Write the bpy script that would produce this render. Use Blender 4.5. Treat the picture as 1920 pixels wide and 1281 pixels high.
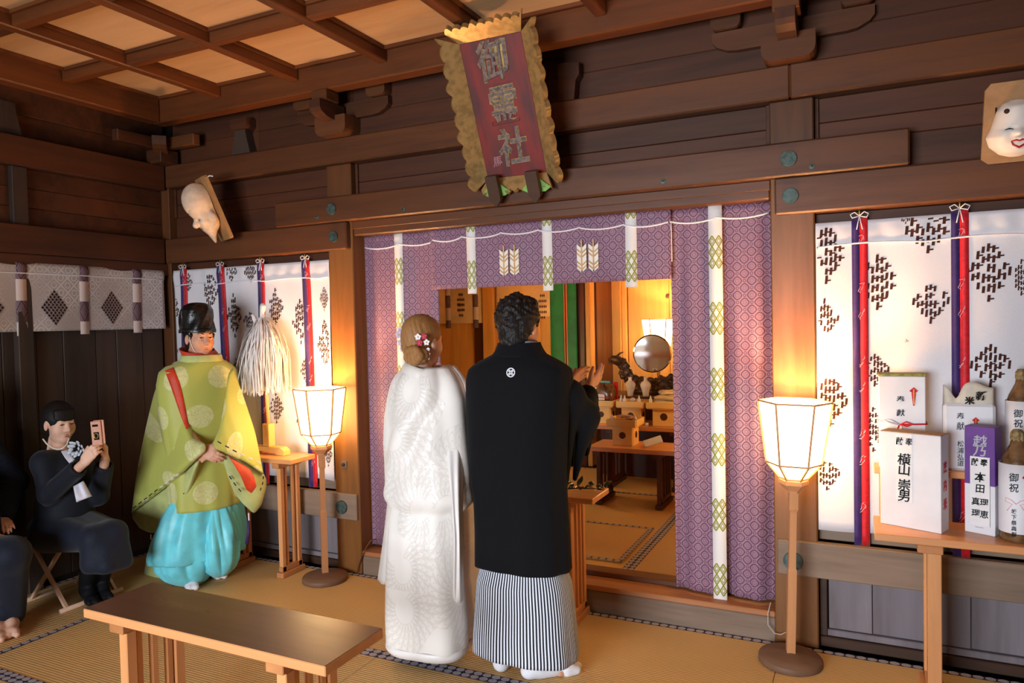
import bpy, bmesh, math, random
import numpy as np
from math import pi, sin, cos, radians
from mathutils import Vector, Matrix

# ------------------------------------------------------------------ scene
sc = bpy.context.scene
for _o in list(bpy.data.objects): bpy.data.objects.remove(_o)
COL = sc.collection
random.seed(4); rng = np.random.default_rng(4)

# ------------------------------------------------------------------ camera
FPX = 1357.3; CX, CY = 960.0, 640.5; CAMH = 1.6
YAW, PIT, ROL = .45163, -.0286, -.02233
_fw = np.array([-sin(YAW)*cos(PIT), cos(YAW)*cos(PIT), sin(PIT)])
_rt = np.array([cos(YAW), sin(YAW), 0.]); _up = np.cross(_rt, _fw)
_r2 = cos(ROL)*_rt + sin(ROL)*_up; _u2 = -sin(ROL)*_rt + cos(ROL)*_up
CAMP = np.array([0, 0, CAMH])
cam = bpy.data.cameras.new('camera'); camo = bpy.data.objects.new('camera', cam); COL.objects.link(camo)
cam.sensor_fit = 'HORIZONTAL'; cam.sensor_width = 36; cam.lens = FPX/1920*36; cam.clip_start = .05
camo.matrix_world = Matrix(((_r2[0], _u2[0], -_fw[0], 0), (_r2[1], _u2[1], -_fw[1], 0), (_r2[2], _u2[2], -_fw[2], CAMH), (0, 0, 0, 1)))
sc.camera = camo

# ------------------------------------------------------------------ world, daylight, exposure
sc.view_settings.view_transform = 'Standard'; sc.view_settings.look = 'None'
sc.view_settings.gamma = 1; sc.view_settings.use_curve_mapping = False
sc.view_settings.exposure = 0.6
wd = bpy.data.worlds.new('world'); sc.world = wd; wd.use_nodes = True
wd.node_tree.nodes['Background'].inputs[0].default_value = (.55, .68, .9, 1)
wd.node_tree.nodes['Background'].inputs[1].default_value = .06
def area_light(name, loc, target, sx, sy, power, color):
    l = bpy.data.lights.new(name, 'AREA'); l.shape = 'RECTANGLE'; l.size = sx; l.size_y = sy
    l.energy = power; l.color = color; l.spread = radians(105)
    o = bpy.data.objects.new(name, l); COL.objects.link(o); o.location = loc
    o.rotation_euler = (Vector(target)-Vector(loc)).to_track_quat('-Z', 'Y').to_euler()
    return o
# daylight entering through the open front of the hall, behind the camera
area_light('daylight_front_opening', (-1.9, -2.9, 1.2), (-1.35, 3.0, .6), 2.6, 1.8, 95, (.86, .93, 1.0))

# ------------------------------------------------------------------ helpers: objects
def setp(o, label=None, cat=None, group=None, kind=None):
    if label: o['label'] = label
    if cat: o['category'] = cat
    if group: o['group'] = group
    if kind: o['kind'] = kind
    return o
def empty(name, loc=(0, 0, 0), rz=0, label=None, cat=None, group=None, kind=None):
    o = bpy.data.objects.new(name, None); COL.objects.link(o); o.location = loc; o.rotation_euler = (0, 0, rz)
    o.empty_display_size = .05
    return setp(o, label, cat, group, kind)
def link(name, me, mat=None, parent=None, smooth=False, label=None, cat=None, group=None, kind=None):
    o = bpy.data.objects.new(name, me); COL.objects.link(o)
    if mat is not None and not me.materials:
        for m_ in (mat if isinstance(mat, (list, tuple)) else [mat]): me.materials.append(m_)
    if parent is not None: o.parent = parent
    if smooth and me.polygons: me.polygons.foreach_set('use_smooth', [True]*len(me.polygons))
    return setp(o, label, cat, group, kind)
def mesh(name, v, f, uv=None):
    me = bpy.data.meshes.new(name); me.from_pydata([tuple(map(float, p)) for p in v], [], f); me.update()
    if uv is not None:
        l = me.uv_layers.new(name='UVMap'); idx = np.empty(len(me.loops), int); me.loops.foreach_get('vertex_index', idx)
        l.data.foreach_set('uv', np.asarray(uv, float)[idx].ravel())
    return me
class MB:
    """collects shapes for ONE mesh object"""
    def __init__(s): s.v = []; s.f = []; s.uv = []
    def add(s, v, f, uv=None):
        n = len(s.v); s.v += [tuple(map(float, p)) for p in v]; s.f += [tuple(i+n for i in q) for q in f]
        s.uv += [tuple(map(float, u)) for u in uv] if uv is not None else [(0., 0.)]*len(v)
        return s
    def box(s, x0, x1, y0, y1, z0, z1, b=0.0):
        if b <= 0:
            v = [(x, y, z) for z in (z0, z1) for y in (y0, y1) for x in (x0, x1)]
            return s.add(v, [(0, 2, 3, 1), (4, 5, 7, 6), (0, 1, 5, 4), (2, 6, 7, 3), (0, 4, 6, 2), (1, 3, 7, 5)])
        v = []; X = (x0, x1); Y = (y0, y1); Z = (z0, z1)     # chamfered box, 24 verts
        for k in range(2):
            for j in range(2):
                for i in range(2):
                    sx, sy, sz = (1, -1)[i]*b, (1, -1)[j]*b, (1, -1)[k]*b
                    v += [(X[i], Y[j]+sy, Z[k]+sz), (X[i]+sx, Y[j], Z[k]+sz), (X[i]+sx, Y[j]+sy, Z[k])]
        def id(i, j, k, a): return ((k*2+j)*2+i)*3+a
        f = []
        for i in range(2): q = [id(i, 0, 0, 0), id(i, 0, 1, 0), id(i, 1, 1, 0), id(i, 1, 0, 0)]; f.append(q if i == 0 else q[::-1])
        for j in range(2): q = [id(0, j, 0, 1), id(1, j, 0, 1), id(1, j, 1, 1), id(0, j, 1, 1)]; f.append(q if j == 0 else q[::-1])
        for k in range(2): q = [id(0, 0, k, 2), id(0, 1, k, 2), id(1, 1, k, 2), id(1, 0, k, 2)]; f.append(q if k == 0 else q[::-1])
        for i in range(2):
            for j in range(2): q = [id(i, j, 0, 0), id(i, j, 0, 1), id(i, j, 1, 1), id(i, j, 1, 0)]; f.append(q if i == j else q[::-1])
        for i in range(2):
            for k in range(2): q = [id(i, 0, k, 0), id(i, 1, k, 0), id(i, 1, k, 2), id(i, 0, k, 2)]; f.append(q[::-1] if i == k else q)
        for j in range(2):
            for k in range(2): q = [id(0, j, k, 1), id(1, j, k, 1), id(1, j, k, 2), id(0, j, k, 2)]; f.append(q if j == k else q[::-1])
        for i in range(2):
            for j in range(2):
                for k in range(2): q = [id(i, j, k, 0), id(i, j, k, 1), id(i, j, k, 2)]; f.append(q if (i+j+k) % 2 == 0 else q[::-1])
        return s.add(v, f)
    def lathe(s, prof, c=(0, 0, 0), n=24, a0=0, closed=True):
        v = []; f = []
        for r, z in prof:
            for i in range(n): a = a0+2*pi*i/n; v.append((c[0]+r*cos(a), c[1]+r*sin(a), c[2]+z))
        m = len(prof)
        for j in range(m-1):
            for i in range(n): f.append((j*n+i, j*n+(i+1) % n, (j+1)*n+(i+1) % n, (j+1)*n+i))
        if closed: f.append(tuple(range(n))[::-1]); f.append(tuple((m-1)*n+i for i in range(n)))
        return s.add(v, f)
    def tube(s, pts, r, n=8, sq=1.0):
        pts = [Vector(p) for p in pts]; m = len(pts); rr = r if hasattr(r, '__len__') else [r]*m
        v = []; f = []; up = Vector((0, 0, 1)); d0 = None
        for k, p in enumerate(pts):
            d = (pts[min(k+1, m-1)]-pts[max(k-1, 0)]).normalized()
            if d0 is None:
                a = d.cross(up) if abs(d.dot(up)) < .95 else d.cross(Vector((1, 0, 0))); a.normalize()
            else:
                a = (a-d*a.dot(d)).normalized()
            b = d.cross(a); d0 = d
            for i in range(n): t = 2*pi*i/n+pi/n; v.append(p+a*cos(t)*rr[k]+b*sin(t)*rr[k]*sq)
        for k in range(m-1):
            for i in range(n): f.append((k*n+i, k*n+(i+1) % n, (k+1)*n+(i+1) % n, (k+1)*n+i))
        f.append(tuple(range(n))[::-1]); f.append(tuple((m-1)*n+i for i in range(n)))
        return s.add(v, f)
    def prism(s, poly, fn0, fn1):
        """poly: list of 2D points; fn0/fn1 map a 2D point to the two end planes"""
        n = len(poly); v = [fn0(p) for p in poly]+[fn1(p) for p in poly]
        f = [tuple(range(n))[::-1], tuple(range(n, 2*n))]+[(i, (i+1) % n, n+(i+1) % n, n+i) for i in range(n)]
        return s.add(v, f)
    def grid(s, P, uv=None, closeu=False):
        """P: array (m, n, 3)"""
        P = np.asarray(P, float); m, n = P.shape[:2]; f = []
        for i in range(m-1):
            for j in range(n if closeu else n-1):
                f.append((i*n+j, i*n+(j+1) % n, (i+1)*n+(j+1) % n, (i+1)*n+j))
        return s.add(P.reshape(-1, 3), f, None if uv is None else np.asarray(uv).reshape(-1, 2))
    def xf(s, M):
        M = Matrix(M) if not isinstance(M, Matrix) else M
        s.v = [tuple(M @ Vector(p)) for p in s.v]; return s
    def build(s, name, mat=None, parent=None, smooth=False, **k):
        return link(name, mesh(name, s.v, s.f, s.uv), mat, parent, smooth, **k)
def fixn(o):
    bm = bmesh.new(); bm.from_mesh(o.data); bmesh.ops.recalc_face_normals(bm, faces=bm.faces); bm.to_mesh(o.data); bm.free(); return o
def copy_tree(o, parent=None):
    c = o.copy(); COL.objects.link(c); c.parent = parent
    for ch in list(o.children): copy_tree(ch, c)
    return c
# pixel of the 1920x1281 photograph -> world point
def ray(x, y): return _r2*((x-CX)/FPX)+_u2*(-(y-CY)/FPX)+_fw
def onY(x, y, Y): d = ray(x, y); return CAMP+d*(Y/d[1])
def onX(x, y, X): d = ray(x, y); return CAMP+d*(X/d[0])
def onZ(x, y, z=0.): d = ray(x, y); return CAMP+d*((z-CAMH)/d[2])
def atD(x, y, D): return CAMP+ray(x, y)*D
def depth(p): return float((np.asarray(p)-CAMP) @ _fw)

# ------------------------------------------------------------------ helpers: materials
def lin(c):
    c = [x/255 for x in c[:3]]
    return tuple(x/12.92 if x <= .04045 else ((x+.055)/1.055)**2.4 for x in c)+(1.,)
class Q:
    """tiny expression layer over shader Math nodes"""
    def __init__(s, t, k): s.t = t; s.k = k
    def _m(s, op, *a, clamp=False):
        n = s.t.nodes.new('ShaderNodeMath'); n.operation = op; n.use_clamp = clamp
        for i, x in enumerate((s,)+a):
            if isinstance(x, Q): s.t.links.new(x.k, n.inputs[i])
            else: n.inputs[i].default_value = x
        return Q(s.t, n.outputs[0])
    def __add__(s, o): return s._m('ADD', o)
    __radd__ = __add__
    def __sub__(s, o): return s._m('SUBTRACT', o)
    def __rsub__(s, o): return (s*-1)+o
    def __mul__(s, o): return s._m('MULTIPLY', o)
    __rmul__ = __mul__
    def __truediv__(s, o): return s._m('DIVIDE', o)
    def __pow__(s, o): return s._m('POWER', o)
    def sin(s): return s._m('SINE')
    def abs(s): return s._m('ABSOLUTE')
    def floor(s): return s._m('FLOOR')
    def frac(s): return s._m('FRACT')
    def mod(s, o): return s._m('FLOORED_MODULO', o)
    def sqrt(s): return s._m('SQRT')
    def atan2(s, o): return s._m('ARCTAN2', o)
    def min(s, o): return s._m('MINIMUM', o)
    def max(s, o): return s._m('MAXIMUM', o)
    def lt(s, o): return s._m('LESS_THAN', o)
    def gt(s, o): return s._m('GREATER_THAN', o)
    def ping(s, o): return s._m('PINGPONG', o)
    def sat(s): return s._m('ADD', 0., clamp=True)
    def step(s, a, b):
        n = s.t.nodes.new('ShaderNodeMapRange'); n.interpolation_type = 'SMOOTHSTEP'
        s.t.links.new(s.k, n.inputs[0]); n.inputs[1].default_value = a; n.inputs[2].default_value = b
        return Q(s.t, n.outputs[0])
class Mat:
    def __init__(s, name, col=(200, 200, 200), rough=.6, spec=.3, metal=0, sheen=0):
        s.m = bpy.data.materials.new(name); s.m.use_nodes = True; s.t = s.m.node_tree
        s.b = s.t.nodes['Principled BSDF']; s.inp = s.b.inputs
        s.inp['Base Color'].default_value = lin(col); s.inp['Roughness'].default_value = rough
        s.inp['Specular IOR Level'].default_value = spec; s.inp['Metallic'].default_value = metal
        if sheen: s.inp['Sheen Weight'].default_value = sheen
    def n(s, typ, **k):
        n = s.t.nodes.new(typ)
        for a, b in k.items(): setattr(n, a, b)
        return n
    def co(s, kind='Object', scale=(1, 1, 1), rot=(0, 0, 0), loc=(0, 0, 0)):
        c = s.n('ShaderNodeTexCoord'); m = s.n('ShaderNodeMapping')
        m.inputs['Scale'].default_value = scale; m.inputs['Rotation'].default_value = rot; m.inputs['Location'].default_value = loc
        s.t.links.new(c.outputs[kind], m.inputs[0]); return m.outputs[0]
    def xyz(s, v):
        n = s.n('ShaderNodeSeparateXYZ'); s.t.links.new(v, n.inputs[0]); return [Q(s.t, n.outputs[i]) for i in range(3)]
    def noise(s, v, scale=5, detail=3, rough=.5, dist=0):
        n = s.n('ShaderNodeTexNoise'); n.inputs['Scale'].default_value = scale; n.inputs['Detail'].default_value = detail
        n.inputs['Roughness'].default_value = rough; n.inputs['Distortion'].default_value = dist
        s.t.links.new(v, n.inputs['Vector']); return Q(s.t, n.outputs['Fac'])
    def mix(s, f, a, b):
        n = s.n('ShaderNodeMix', data_type='RGBA')
        if isinstance(f, Q): s.t.links.new(f.k, n.inputs[0])
        else: n.inputs[0].default_value = f
        for i, c in ((6, a), (7, b)):
            if isinstance(c, (tuple, list)): n.inputs[i].default_value = lin(c)
            else: s.t.links.new(c, n.inputs[i])
        return n.outputs[2]
    def color(s, c): s.t.links.new(c, s.inp['Base Color']); return s
    def rough(s, q): s.t.links.new(q.k, s.inp['Roughness']); return s
    def bump(s, h, strength=.3, dist=.01):
        n = s.n('ShaderNodeBump'); n.inputs['Strength'].default_value = strength; n.inputs['Distance'].default_value = dist
        s.t.links.new(h.k, n.inputs['Height']); s.t.links.new(n.outputs[0], s.inp['Normal']); return s
    def rand(s): return Q(s.t, s.n('ShaderNodeObjectInfo').outputs['Random'])
    def uv(s):
        n = s.n('ShaderNodeTexCoord'); return s.xyz(n.outputs['UV'])[:2]
def wood(name, a, b, axis=0, rough=.45, fine=26, spec=.35, var=.25, bump=.12):
    """a: light tone, b: dark grain; axis the grain runs along"""
    m = Mat(name, a, rough, spec)
    scl = [fine*.5, fine*.5, fine*.5]; scl[axis] = 1.1
    v = m.co('Object', tuple(scl)); r = m.rand()
    off = m.n('ShaderNodeVectorMath', operation='ADD'); cmb = m.n('ShaderNodeCombineXYZ')
    for i in range(3): m.t.links.new((r*(7.3+3*i)).k, cmb.inputs[i])
    m.t.links.new(v, off.inputs[0]); m.t.links.new(cmb.outputs[0], off.inputs[1]); vv = off.outputs[0]
    g = m.noise(vv, 1, 5, .62, .35); g2 = m.noise(vv, .22, 2, .5, .6)
    t = (g*.75+g2*.6-.2).step(.25, .85)
    c = m.mix(t, a, b)
    k = m.n('ShaderNodeHueSaturation'); m.t.links.new(c, k.inputs['Color'])
    m.t.links.new((r*var+(1-var*.5)).k, k.inputs['Value'])
    m.color(k.outputs[0]); m.rough(g*.25+(rough-.1))
    if bump: m.bump(g, bump, .004)
    return m.m
def plain(name, col, rough=.6, spec=.3, metal=0, noise=0, nscale=30, sheen=0, bump=0):
    m = Mat(name, col, rough, spec, metal, sheen)
    v = m.co('Object'); g = m.noise(v, nscale, 3)
    d = tuple(max(0, x*(1-noise)) for x in col)
    m.color(m.mix(g.step(.35, .7), col, d))
    if bump: m.bump(g, bump, .004)
    return m.m
def emit(name, col, strength):
    m = Mat(name, col, .8, .1); m.inp['Emission Color'].default_value = lin(col); m.inp['Emission Strength'].default_value = strength
    v = m.co('Object'); g = m.noise(v, 9, 2); m.color(m.mix(g, col, tuple(x*.93 for x in col)))
    return m.m
def text_mesh(body, size, extrude=.0004, offset=0., align='CENTER'):
    c = bpy.data.curves.new('lettering', 'FONT'); c.body = body; c.size = size; c.extrude = extrude; c.offset = offset
    c.align_x = align; c.align_y = 'CENTER'; c.resolution_u = 3
    o = bpy.data.objects.new('lettering', c); COL.objects.link(o); bpy.context.view_layer.update()
    me = bpy.data.meshes.new_from_object(o.evaluated_get(bpy.context.evaluated_depsgraph_get())); bpy.data.objects.remove(o); return me
def vtext(name, chars, size, pitch, M, mat, parent, offset=0., slant=0., squash=1.0, extrude=.0004):
    """a vertical column of characters joined into one lettering part; M maps (x right, y up, z out) to world"""
    mb = MB()
    for k, ch in enumerate(chars):
        if ch == ' ': continue
        me = text_mesh(ch, size, extrude, offset)
        lim = .53*size; cl_ = lambda a: max(-lim, min(lim, a))
        v = [(cl_(p.co.x)*squash+slant*cl_(p.co.y), cl_(p.co.y)+slant*.6*cl_(p.co.x)-k*pitch, p.co.z) for p in me.vertices]
        mb.add(v, [tuple(p.vertices) for p in me.polygons]); bpy.data.meshes.remove(me)
    mb.xf(M); return mb.build(name, mat, parent)
def frame(o, x, y):
    """matrix with origin o, x axis x, y axis y, z = x cross y"""
    x = Vector(x).normalized(); y = Vector(y); y = (y-x*x.dot(y)).normalized(); z = x.cross(y); o = Vector(o)
    return Matrix(((x[0], y[0], z[0], o[0]), (x[1], y[1], z[1], o[1]), (x[2], y[2], z[2], o[2]), (0, 0, 0, 1)))
# ------------------------------------------------------------------ wood and cloth materials
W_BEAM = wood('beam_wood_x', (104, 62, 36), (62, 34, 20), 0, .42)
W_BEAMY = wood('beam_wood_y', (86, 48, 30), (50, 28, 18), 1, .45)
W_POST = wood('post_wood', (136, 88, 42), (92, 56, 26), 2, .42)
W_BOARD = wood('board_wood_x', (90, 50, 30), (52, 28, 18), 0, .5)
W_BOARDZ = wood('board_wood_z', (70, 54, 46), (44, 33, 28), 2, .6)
W_GREY = wood('weathered_board', (132, 124, 130), (100, 90, 92), 2, .7)
W_SILL = wood('sill_wood', (138, 116, 98), (98, 80, 68), 0, .6)
W_DARK = wood('dark_frame_wood', (70, 44, 30), (42, 26, 18), 0, .5)
W_RIB = wood('ceiling_rib_wood', (114, 62, 30), (72, 38, 20), 1, .42)
W_RIBX = wood('ceiling_rib_wood_x', (114, 62, 30), (72, 38, 20), 0, .42)
W_CEIL = wood('ceiling_panel_wood', (214, 172, 130), (190, 144, 102), 0, .55, fine=16, var=.1)
W_TAB = wood('table_wood_x', (222, 158, 104), (196, 128, 78), 0, .32, var=.08, spec=.5)
W_TABZ = wood('table_wood_z', (218, 154, 100), (188, 122, 74), 2, .4, var=.1)
W_TABY = wood('table_wood_y', (196, 134, 84), (164, 104, 62), 1, .4, var=.1)
W_TABSH = wood('table_wood_shaded', (116, 80, 58), (96, 64, 46), 0, .28, var=.05, spec=.55)  # darker copy of the table wood: grazing light on the top painted in
W_HINOKI = wood('pale_cypress', (232, 186, 112), (214, 160, 88), 2, .45, var=.06)
W_ALT = wood('altar_wall_wood', (222, 166, 92), (190, 130, 62), 2, .42)
W_ALTD = wood('altar_dark_wood', (86, 44, 23), (52, 26, 14), 2, .4)
W_LAMP = wood('lamp_wood', (206, 146, 98), (176, 118, 76), 2, .5, var=.05)
W_LBASE = wood('lamp_base_wood', (126, 94, 72), (102, 74, 56), 0, .5, var=.05)
W_CAP = wood('sill_cap_wood', (176, 118, 76), (140, 88, 54), 0, .45)
W_POSTSH = wood('post_wood_shaded', (100, 60, 32), (64, 36, 20), 2, .45)  # post wood in a darker copy: weaker light higher up put into colour
W_STOOL = wood('stool_wood', (214, 178, 150), (190, 150, 122), 2, .55)
M_BRONZE = plain('green_bronze', (74, 92, 88), .55, .5, .35, .35, 40)
M_BRASS = plain('brass', (210, 170, 80), .35, .5, .8, .1)
M_CORD = plain('white_cord', (236, 230, 236), .7, .2, 0, .05, 200)
M_WHITE = plain('white_paper', (236, 232, 232), .7, .2, 0, .04, 12)
M_INK = plain('black_ink', (20, 18, 20), .7, .2, 0, .1)
M_RED = plain('red_cord', (206, 28, 34), .6, .3, 0, .12, 60)
M_PINK = plain('pink_print', (232, 176, 186), .7, .2, 0, .08)
M_GOLD = plain('gold_print', (206, 162, 66), .45, .4, .3, .1)
M_PURPLE = plain('purple_ribbon', (62, 36, 104), .55, .3, 0, .15, 60, sheen=.2)
M_PRED = plain('red_ribbon', (214, 24, 38), .55, .3, 0, .12, 60, sheen=.2)
M_MOTIF = plain('brown_print', (74, 40, 32), .8, .15, 0, .15, 40)

def brocade_mat():
    m = Mat('purple_brocade', (140, 100, 140), .55, .3, 0, .15); u, v = m.uv()
    P = .071; a = (u+v*.98)/P; b = (u-v*.98)/P                      # lozenge lattice
    fa = a.frac()-.5; fb = b.frac()-.5
    d = ((fa.abs()**3.0)+(fb.abs()**3.0))**(1/3)                     # rounded lozenge distance
    fa2 = (a+.5).frac()-.5; fb2 = (b+.5).frac()-.5; d2 = (fa2*fa2+fb2*fb2).sqrt()
    r = (fa*fa+fb*fb).sqrt()
    line = (d-.37).abs().lt(.05)                                   # dark lozenge outline
    ring = (r-.17).abs().lt(.03)                                    # ring in its middle
    inner = (d-.27).abs().lt(.012)
    dot = r.lt(.045)
    cross = d2.lt(.17)*(d2.gt(.09))
    dark = line.max(ring*.6).max(inner*.4).max(cross*.8).max(dot*.4)
    g = m.noise(m.co('Object'), 60, 2)
    c = m.mix(dark*.85+g*.1, (154, 116, 136), (74, 46, 72)); m.color(c); m.bump(dark*-1, .25, .002)
    return m.m
M_BROCADE = brocade_mat()
def strip_mat(name, base, pat, period, frac, half):
    """white ribbon with lozenge-patterned stretches; v runs down the ribbon, u across (metres)"""
    m = Mat(name, base, .65, .2); u, v = m.uv()
    on = ((v/period).frac()).lt(frac)
    a = ((u+half)/(half)).frac()-.5; b = ((v/period).frac()/frac*3.0).frac()-.5
    d = a.abs()+b.abs()
    ln = ((d-.5).abs().lt(.11)).max((d-.25).abs().lt(.06))
    m.color(m.mix((on*ln), base, pat)); return m.m
M_STRIP = strip_mat('white_green_ribbon', (226, 222, 220), (140, 140, 36), .335, .5, .033)
def strip2_mat():
    m = Mat('white_purple_ribbon', (214, 196, 190), .65, .2); u, v = m.uv()
    on = ((v/.26).frac()).lt(.5).max(0.)
    b = ((v/.26).frac()/.5).ping(.5)-.25; d = ((u.abs()/.03)*.9-(b+.25)*2).abs()
    bands = (d*4.5).frac().lt(.45)
    m.color(m.mix(on, (214, 196, 190), m.mix(bands, (150, 126, 134), (58, 26, 44)))); return m.m
M_STRIP2 = strip2_mat()
def silver_mat():
    m = Mat('silver_figured_cloth', (196, 186, 182), .5, .35, 0, .1); u, v = m.uv()
    P = .085; a = (u+v*.9)/P; b = (u-v*.9)/P; fa = a.frac()-.5; fb = b.frac()-.5
    r = (fa*fa+fb*fb).sqrt(); d = fa.abs().max(fb.abs())
    ln = ((r-.26).abs().lt(.05)).max((d-.46).abs().lt(.035)); k = m.noise(m.co('Object'), 4, 2)
    m.color(m.mix(ln*(k.step(.3, .6)), (176, 166, 164), (214, 206, 202))); m.bump(ln, .2, .002); return m.m
M_SILVER = silver_mat()
def white_cloth():
    m = Mat('white_curtain_cloth', (226, 222, 226), .6, .25, 0, .2)
    g = m.noise(m.co('Object'), 180, 2); m.bump(g, .05, .001); m.color(m.mix(g, (230, 226, 230), (218, 214, 220)))
    return m.m
M_WCLOTH = white_cloth()
def tatami_mat():
    m = Mat('tatami_rush', (196, 150, 88), .75, .25); x, y, z = m.xyz(m.co('Object'))
    s = (y*(2*pi/.0155)).sin()*.5+.5; g = m.noise(m.co('Object', (30, 400, 30)), 1, 3); g2 = m.noise(m.co('Object'), 2.2, 3)
    t = s*.45+g*.35+g2*.3
    m.color(m.mix(t.step(.2, .95), (190, 150, 94), (222, 186, 130))); m.bump(s, .35, .003); return m.m
M_TATAMI = tatami_mat()
def heri_mat():
    m = Mat('tatami_border_cloth', (60, 58, 84), .7, .25); u, v = m.uv()
    a = (u/.046).frac()-.5; b = v-.5; r = (a*a+(b*.9)*(b*.9)).sqrt()
    ring = ((r*8.0+.2).frac().lt(.58))*(r.lt(.47)); edge = b.abs().gt(.42)
    m.color(m.mix(ring.max(edge*.0), (44, 42, 68), (214, 208, 214))); return m.m
M_HERI = heri_mat()
# ------------------------------------------------------------------ the setting
PF = 3.69            # front plane of the back wall posts
BF = 3.645           # front plane of the beams nailed over the posts
LW = -4.545          # front plane of the left wall beams
# ---- floor: tatami mats one by one
floor = empty('floor', kind='structure', label='tatami floor of the hall with patterned cloth borders')
MB().box(-4.9, 3.0, -3.4, 3.95, -.16, -.055).build('subfloor', W_DARK, floor)
def tatami(x0, x1, y0, y1, z, parent, along_x=True, name='tatami_mat'):
    g = .0012; t = MB().box(x0+g, x1-g, y0+g, y1-g, z-.05, z, .002).build(name, M_TATAMI, parent)
    mb = MB(); w = .033; h = .0018
    def strip(ax0, ax1, ay0, ay1, alongx):
        L = (ax1-ax0) if alongx else (ay1-ay0); n = 1
        vs = [(ax0, ay0, z+h), (ax1, ay0, z+h), (ax1, ay1, z+h), (ax0, ay1, z+h), (ax0, ay0, z-.002), (ax1, ay0, z-.002), (ax1, ay1, z-.002), (ax0, ay1, z-.002)]
        uv = [((p[0]-ax0) if alongx else (p[1]-ay0), ((p[1]-ay0)/(ay1-ay0)) if alongx else ((p[0]-ax0)/(ax1-ax0))) for p in vs]
        mb.add(vs, [(0, 1, 2, 3), (0, 4, 5, 1), (1, 5, 6, 2), (2, 6, 7, 3), (3, 7, 4, 0)], uv)
    if along_x: strip(x0+g, x1-g, y0+g, y0+w, True); strip(x0+g, x1-g, y1-w, y1-g, True)
    else: strip(x0+g, x0+w, y0+g, y1-g, False); strip(x1-w, x1-g, y0+g, y1-g, False)
    mb.build('border_cloth', M_HERI, t)
rows = [(2.82, 3.69), (1.95, 2.82), (1.08, 1.95), (.21, 1.08), (-.66, .21)]
for (a, b) in rows:
    for (x0, x1) in ((-3.87, -2.115), (-2.115, -.365), (-.365, 1.385), (1.385, 3.0)):
        tatami(x0, x1, a, b, 0, floor)
for (a, b) in ((1.95, 3.69), (.21, 1.95)): tatami(-4.62, -3.87, a, b, 0, floor, False)
for k in range(3): tatami(-4.62, 3.0, -3.4+k*.9133, -3.4+(k+1)*.9133, 0, floor)

# ---- back wall
wb = empty('wall_back', kind='structure', label='timber back wall with posts, beams and dark boards around the altar opening')
def bx(name, mat, par, *a, b=.004): return MB().box(*a, b=b).build(name, mat, par)
RX = 2.9                                                    # right end of the wall, out of frame
for x0, x1 in ((-3.087, -2.893), (-.396, -.200), (2.2, 2.4)): bx('post', W_POST, wb, x0, x1, PF, PF+.2, 0, 2.33, b=.006); bx('post_upper_shaded', W_POSTSH, wb, x0, x1, PF, PF+.2, 2.331, 2.616, b=.006)  # one post each; upper length split off to carry painted shade
bx('corner_post', W_POSTSH, wb, -4.74, -4.545, PF, PF+.2, 0, 2.78)
bx('upper_beam', W_BEAM, wb, LW, -.30, BF+.02, BF+.19, 2.617, 2.777, b=.008)
bx('upper_beam', W_BEAM, wb, -.30, RX, BF+.02, BF+.19, 2.617, 2.777, b=.008)
bx('rail_beam', W_BEAM, wb, -3.478, .191, BF-.01, PF, 2.247, 2.408, b=.008)
bx('lower_beam', W_BEAM, wb, LW, -2.906, BF, PF+.1, 2.073, 2.2455, b=.008)
bx('lower_beam', W_BEAM, wb, -.372, RX, BF, PF+.1, 2.073, 2.2455, b=.008)
bx('lintel', W_BEAM, wb, -2.893, -.396, PF+.01, PF+.17, 2.158, 2.2465, b=.008)
bx('lintel_rail', W_BEAM, wb, -2.893, -.396, PF-.005, PF+.02, 2.2, 2.246, b=.002)
for x0, x1 in ((-4.545, -3.087), (-2.893, -.396), (-.2, 2.2)):              # boards of the transom
    for z0, z1 in ((2.409, 2.5), (2.502, 2.616)): bx('transom_board', W_BOARD, wb, x0+.002, x1-.002, PF+.06, PF+.085, z0, z1, b=.003)
    bx('edge_strip', W_BOARD, wb, x0+.002, x0+.02, PF+.045, PF+.06, 2.409, 2.616, b=.002)
    bx('edge_strip', W_BOARD, wb, x1-.02, x1-.002, PF+.045, PF+.06, 2.409, 2.616, b=.002)
for x0, x1 in ((-4.545, -3.087), (-.2, RX)):
    bx('transom_board', W_BOARD, wb, x0+.002, x1-.002, PF+.06, PF+.085, 2.246, 2.408, b=.003)
    bx('hanging_rail', W_BOARD, wb, x0+.002, x1-.002, PF+.05, PF+.09, 1.985, 2.072, b=.003)
n = 0
for x0, x1 in ((-4.545, -3.7), (-3.698, -2.9), (-2.898, -1.66), (-1.658, -.3), (-.298, .9), (.902, RX)):
    bx('frieze_board', W_BOARD, wb, x0, x1, PF+.05, PF+.07, 2.778, 2.93, b=.003)
    bx('frieze_board', W_BOARD, wb, x0, x1, PF+.055, PF+.075, 2.932, 3.27, b=.003)
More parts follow.
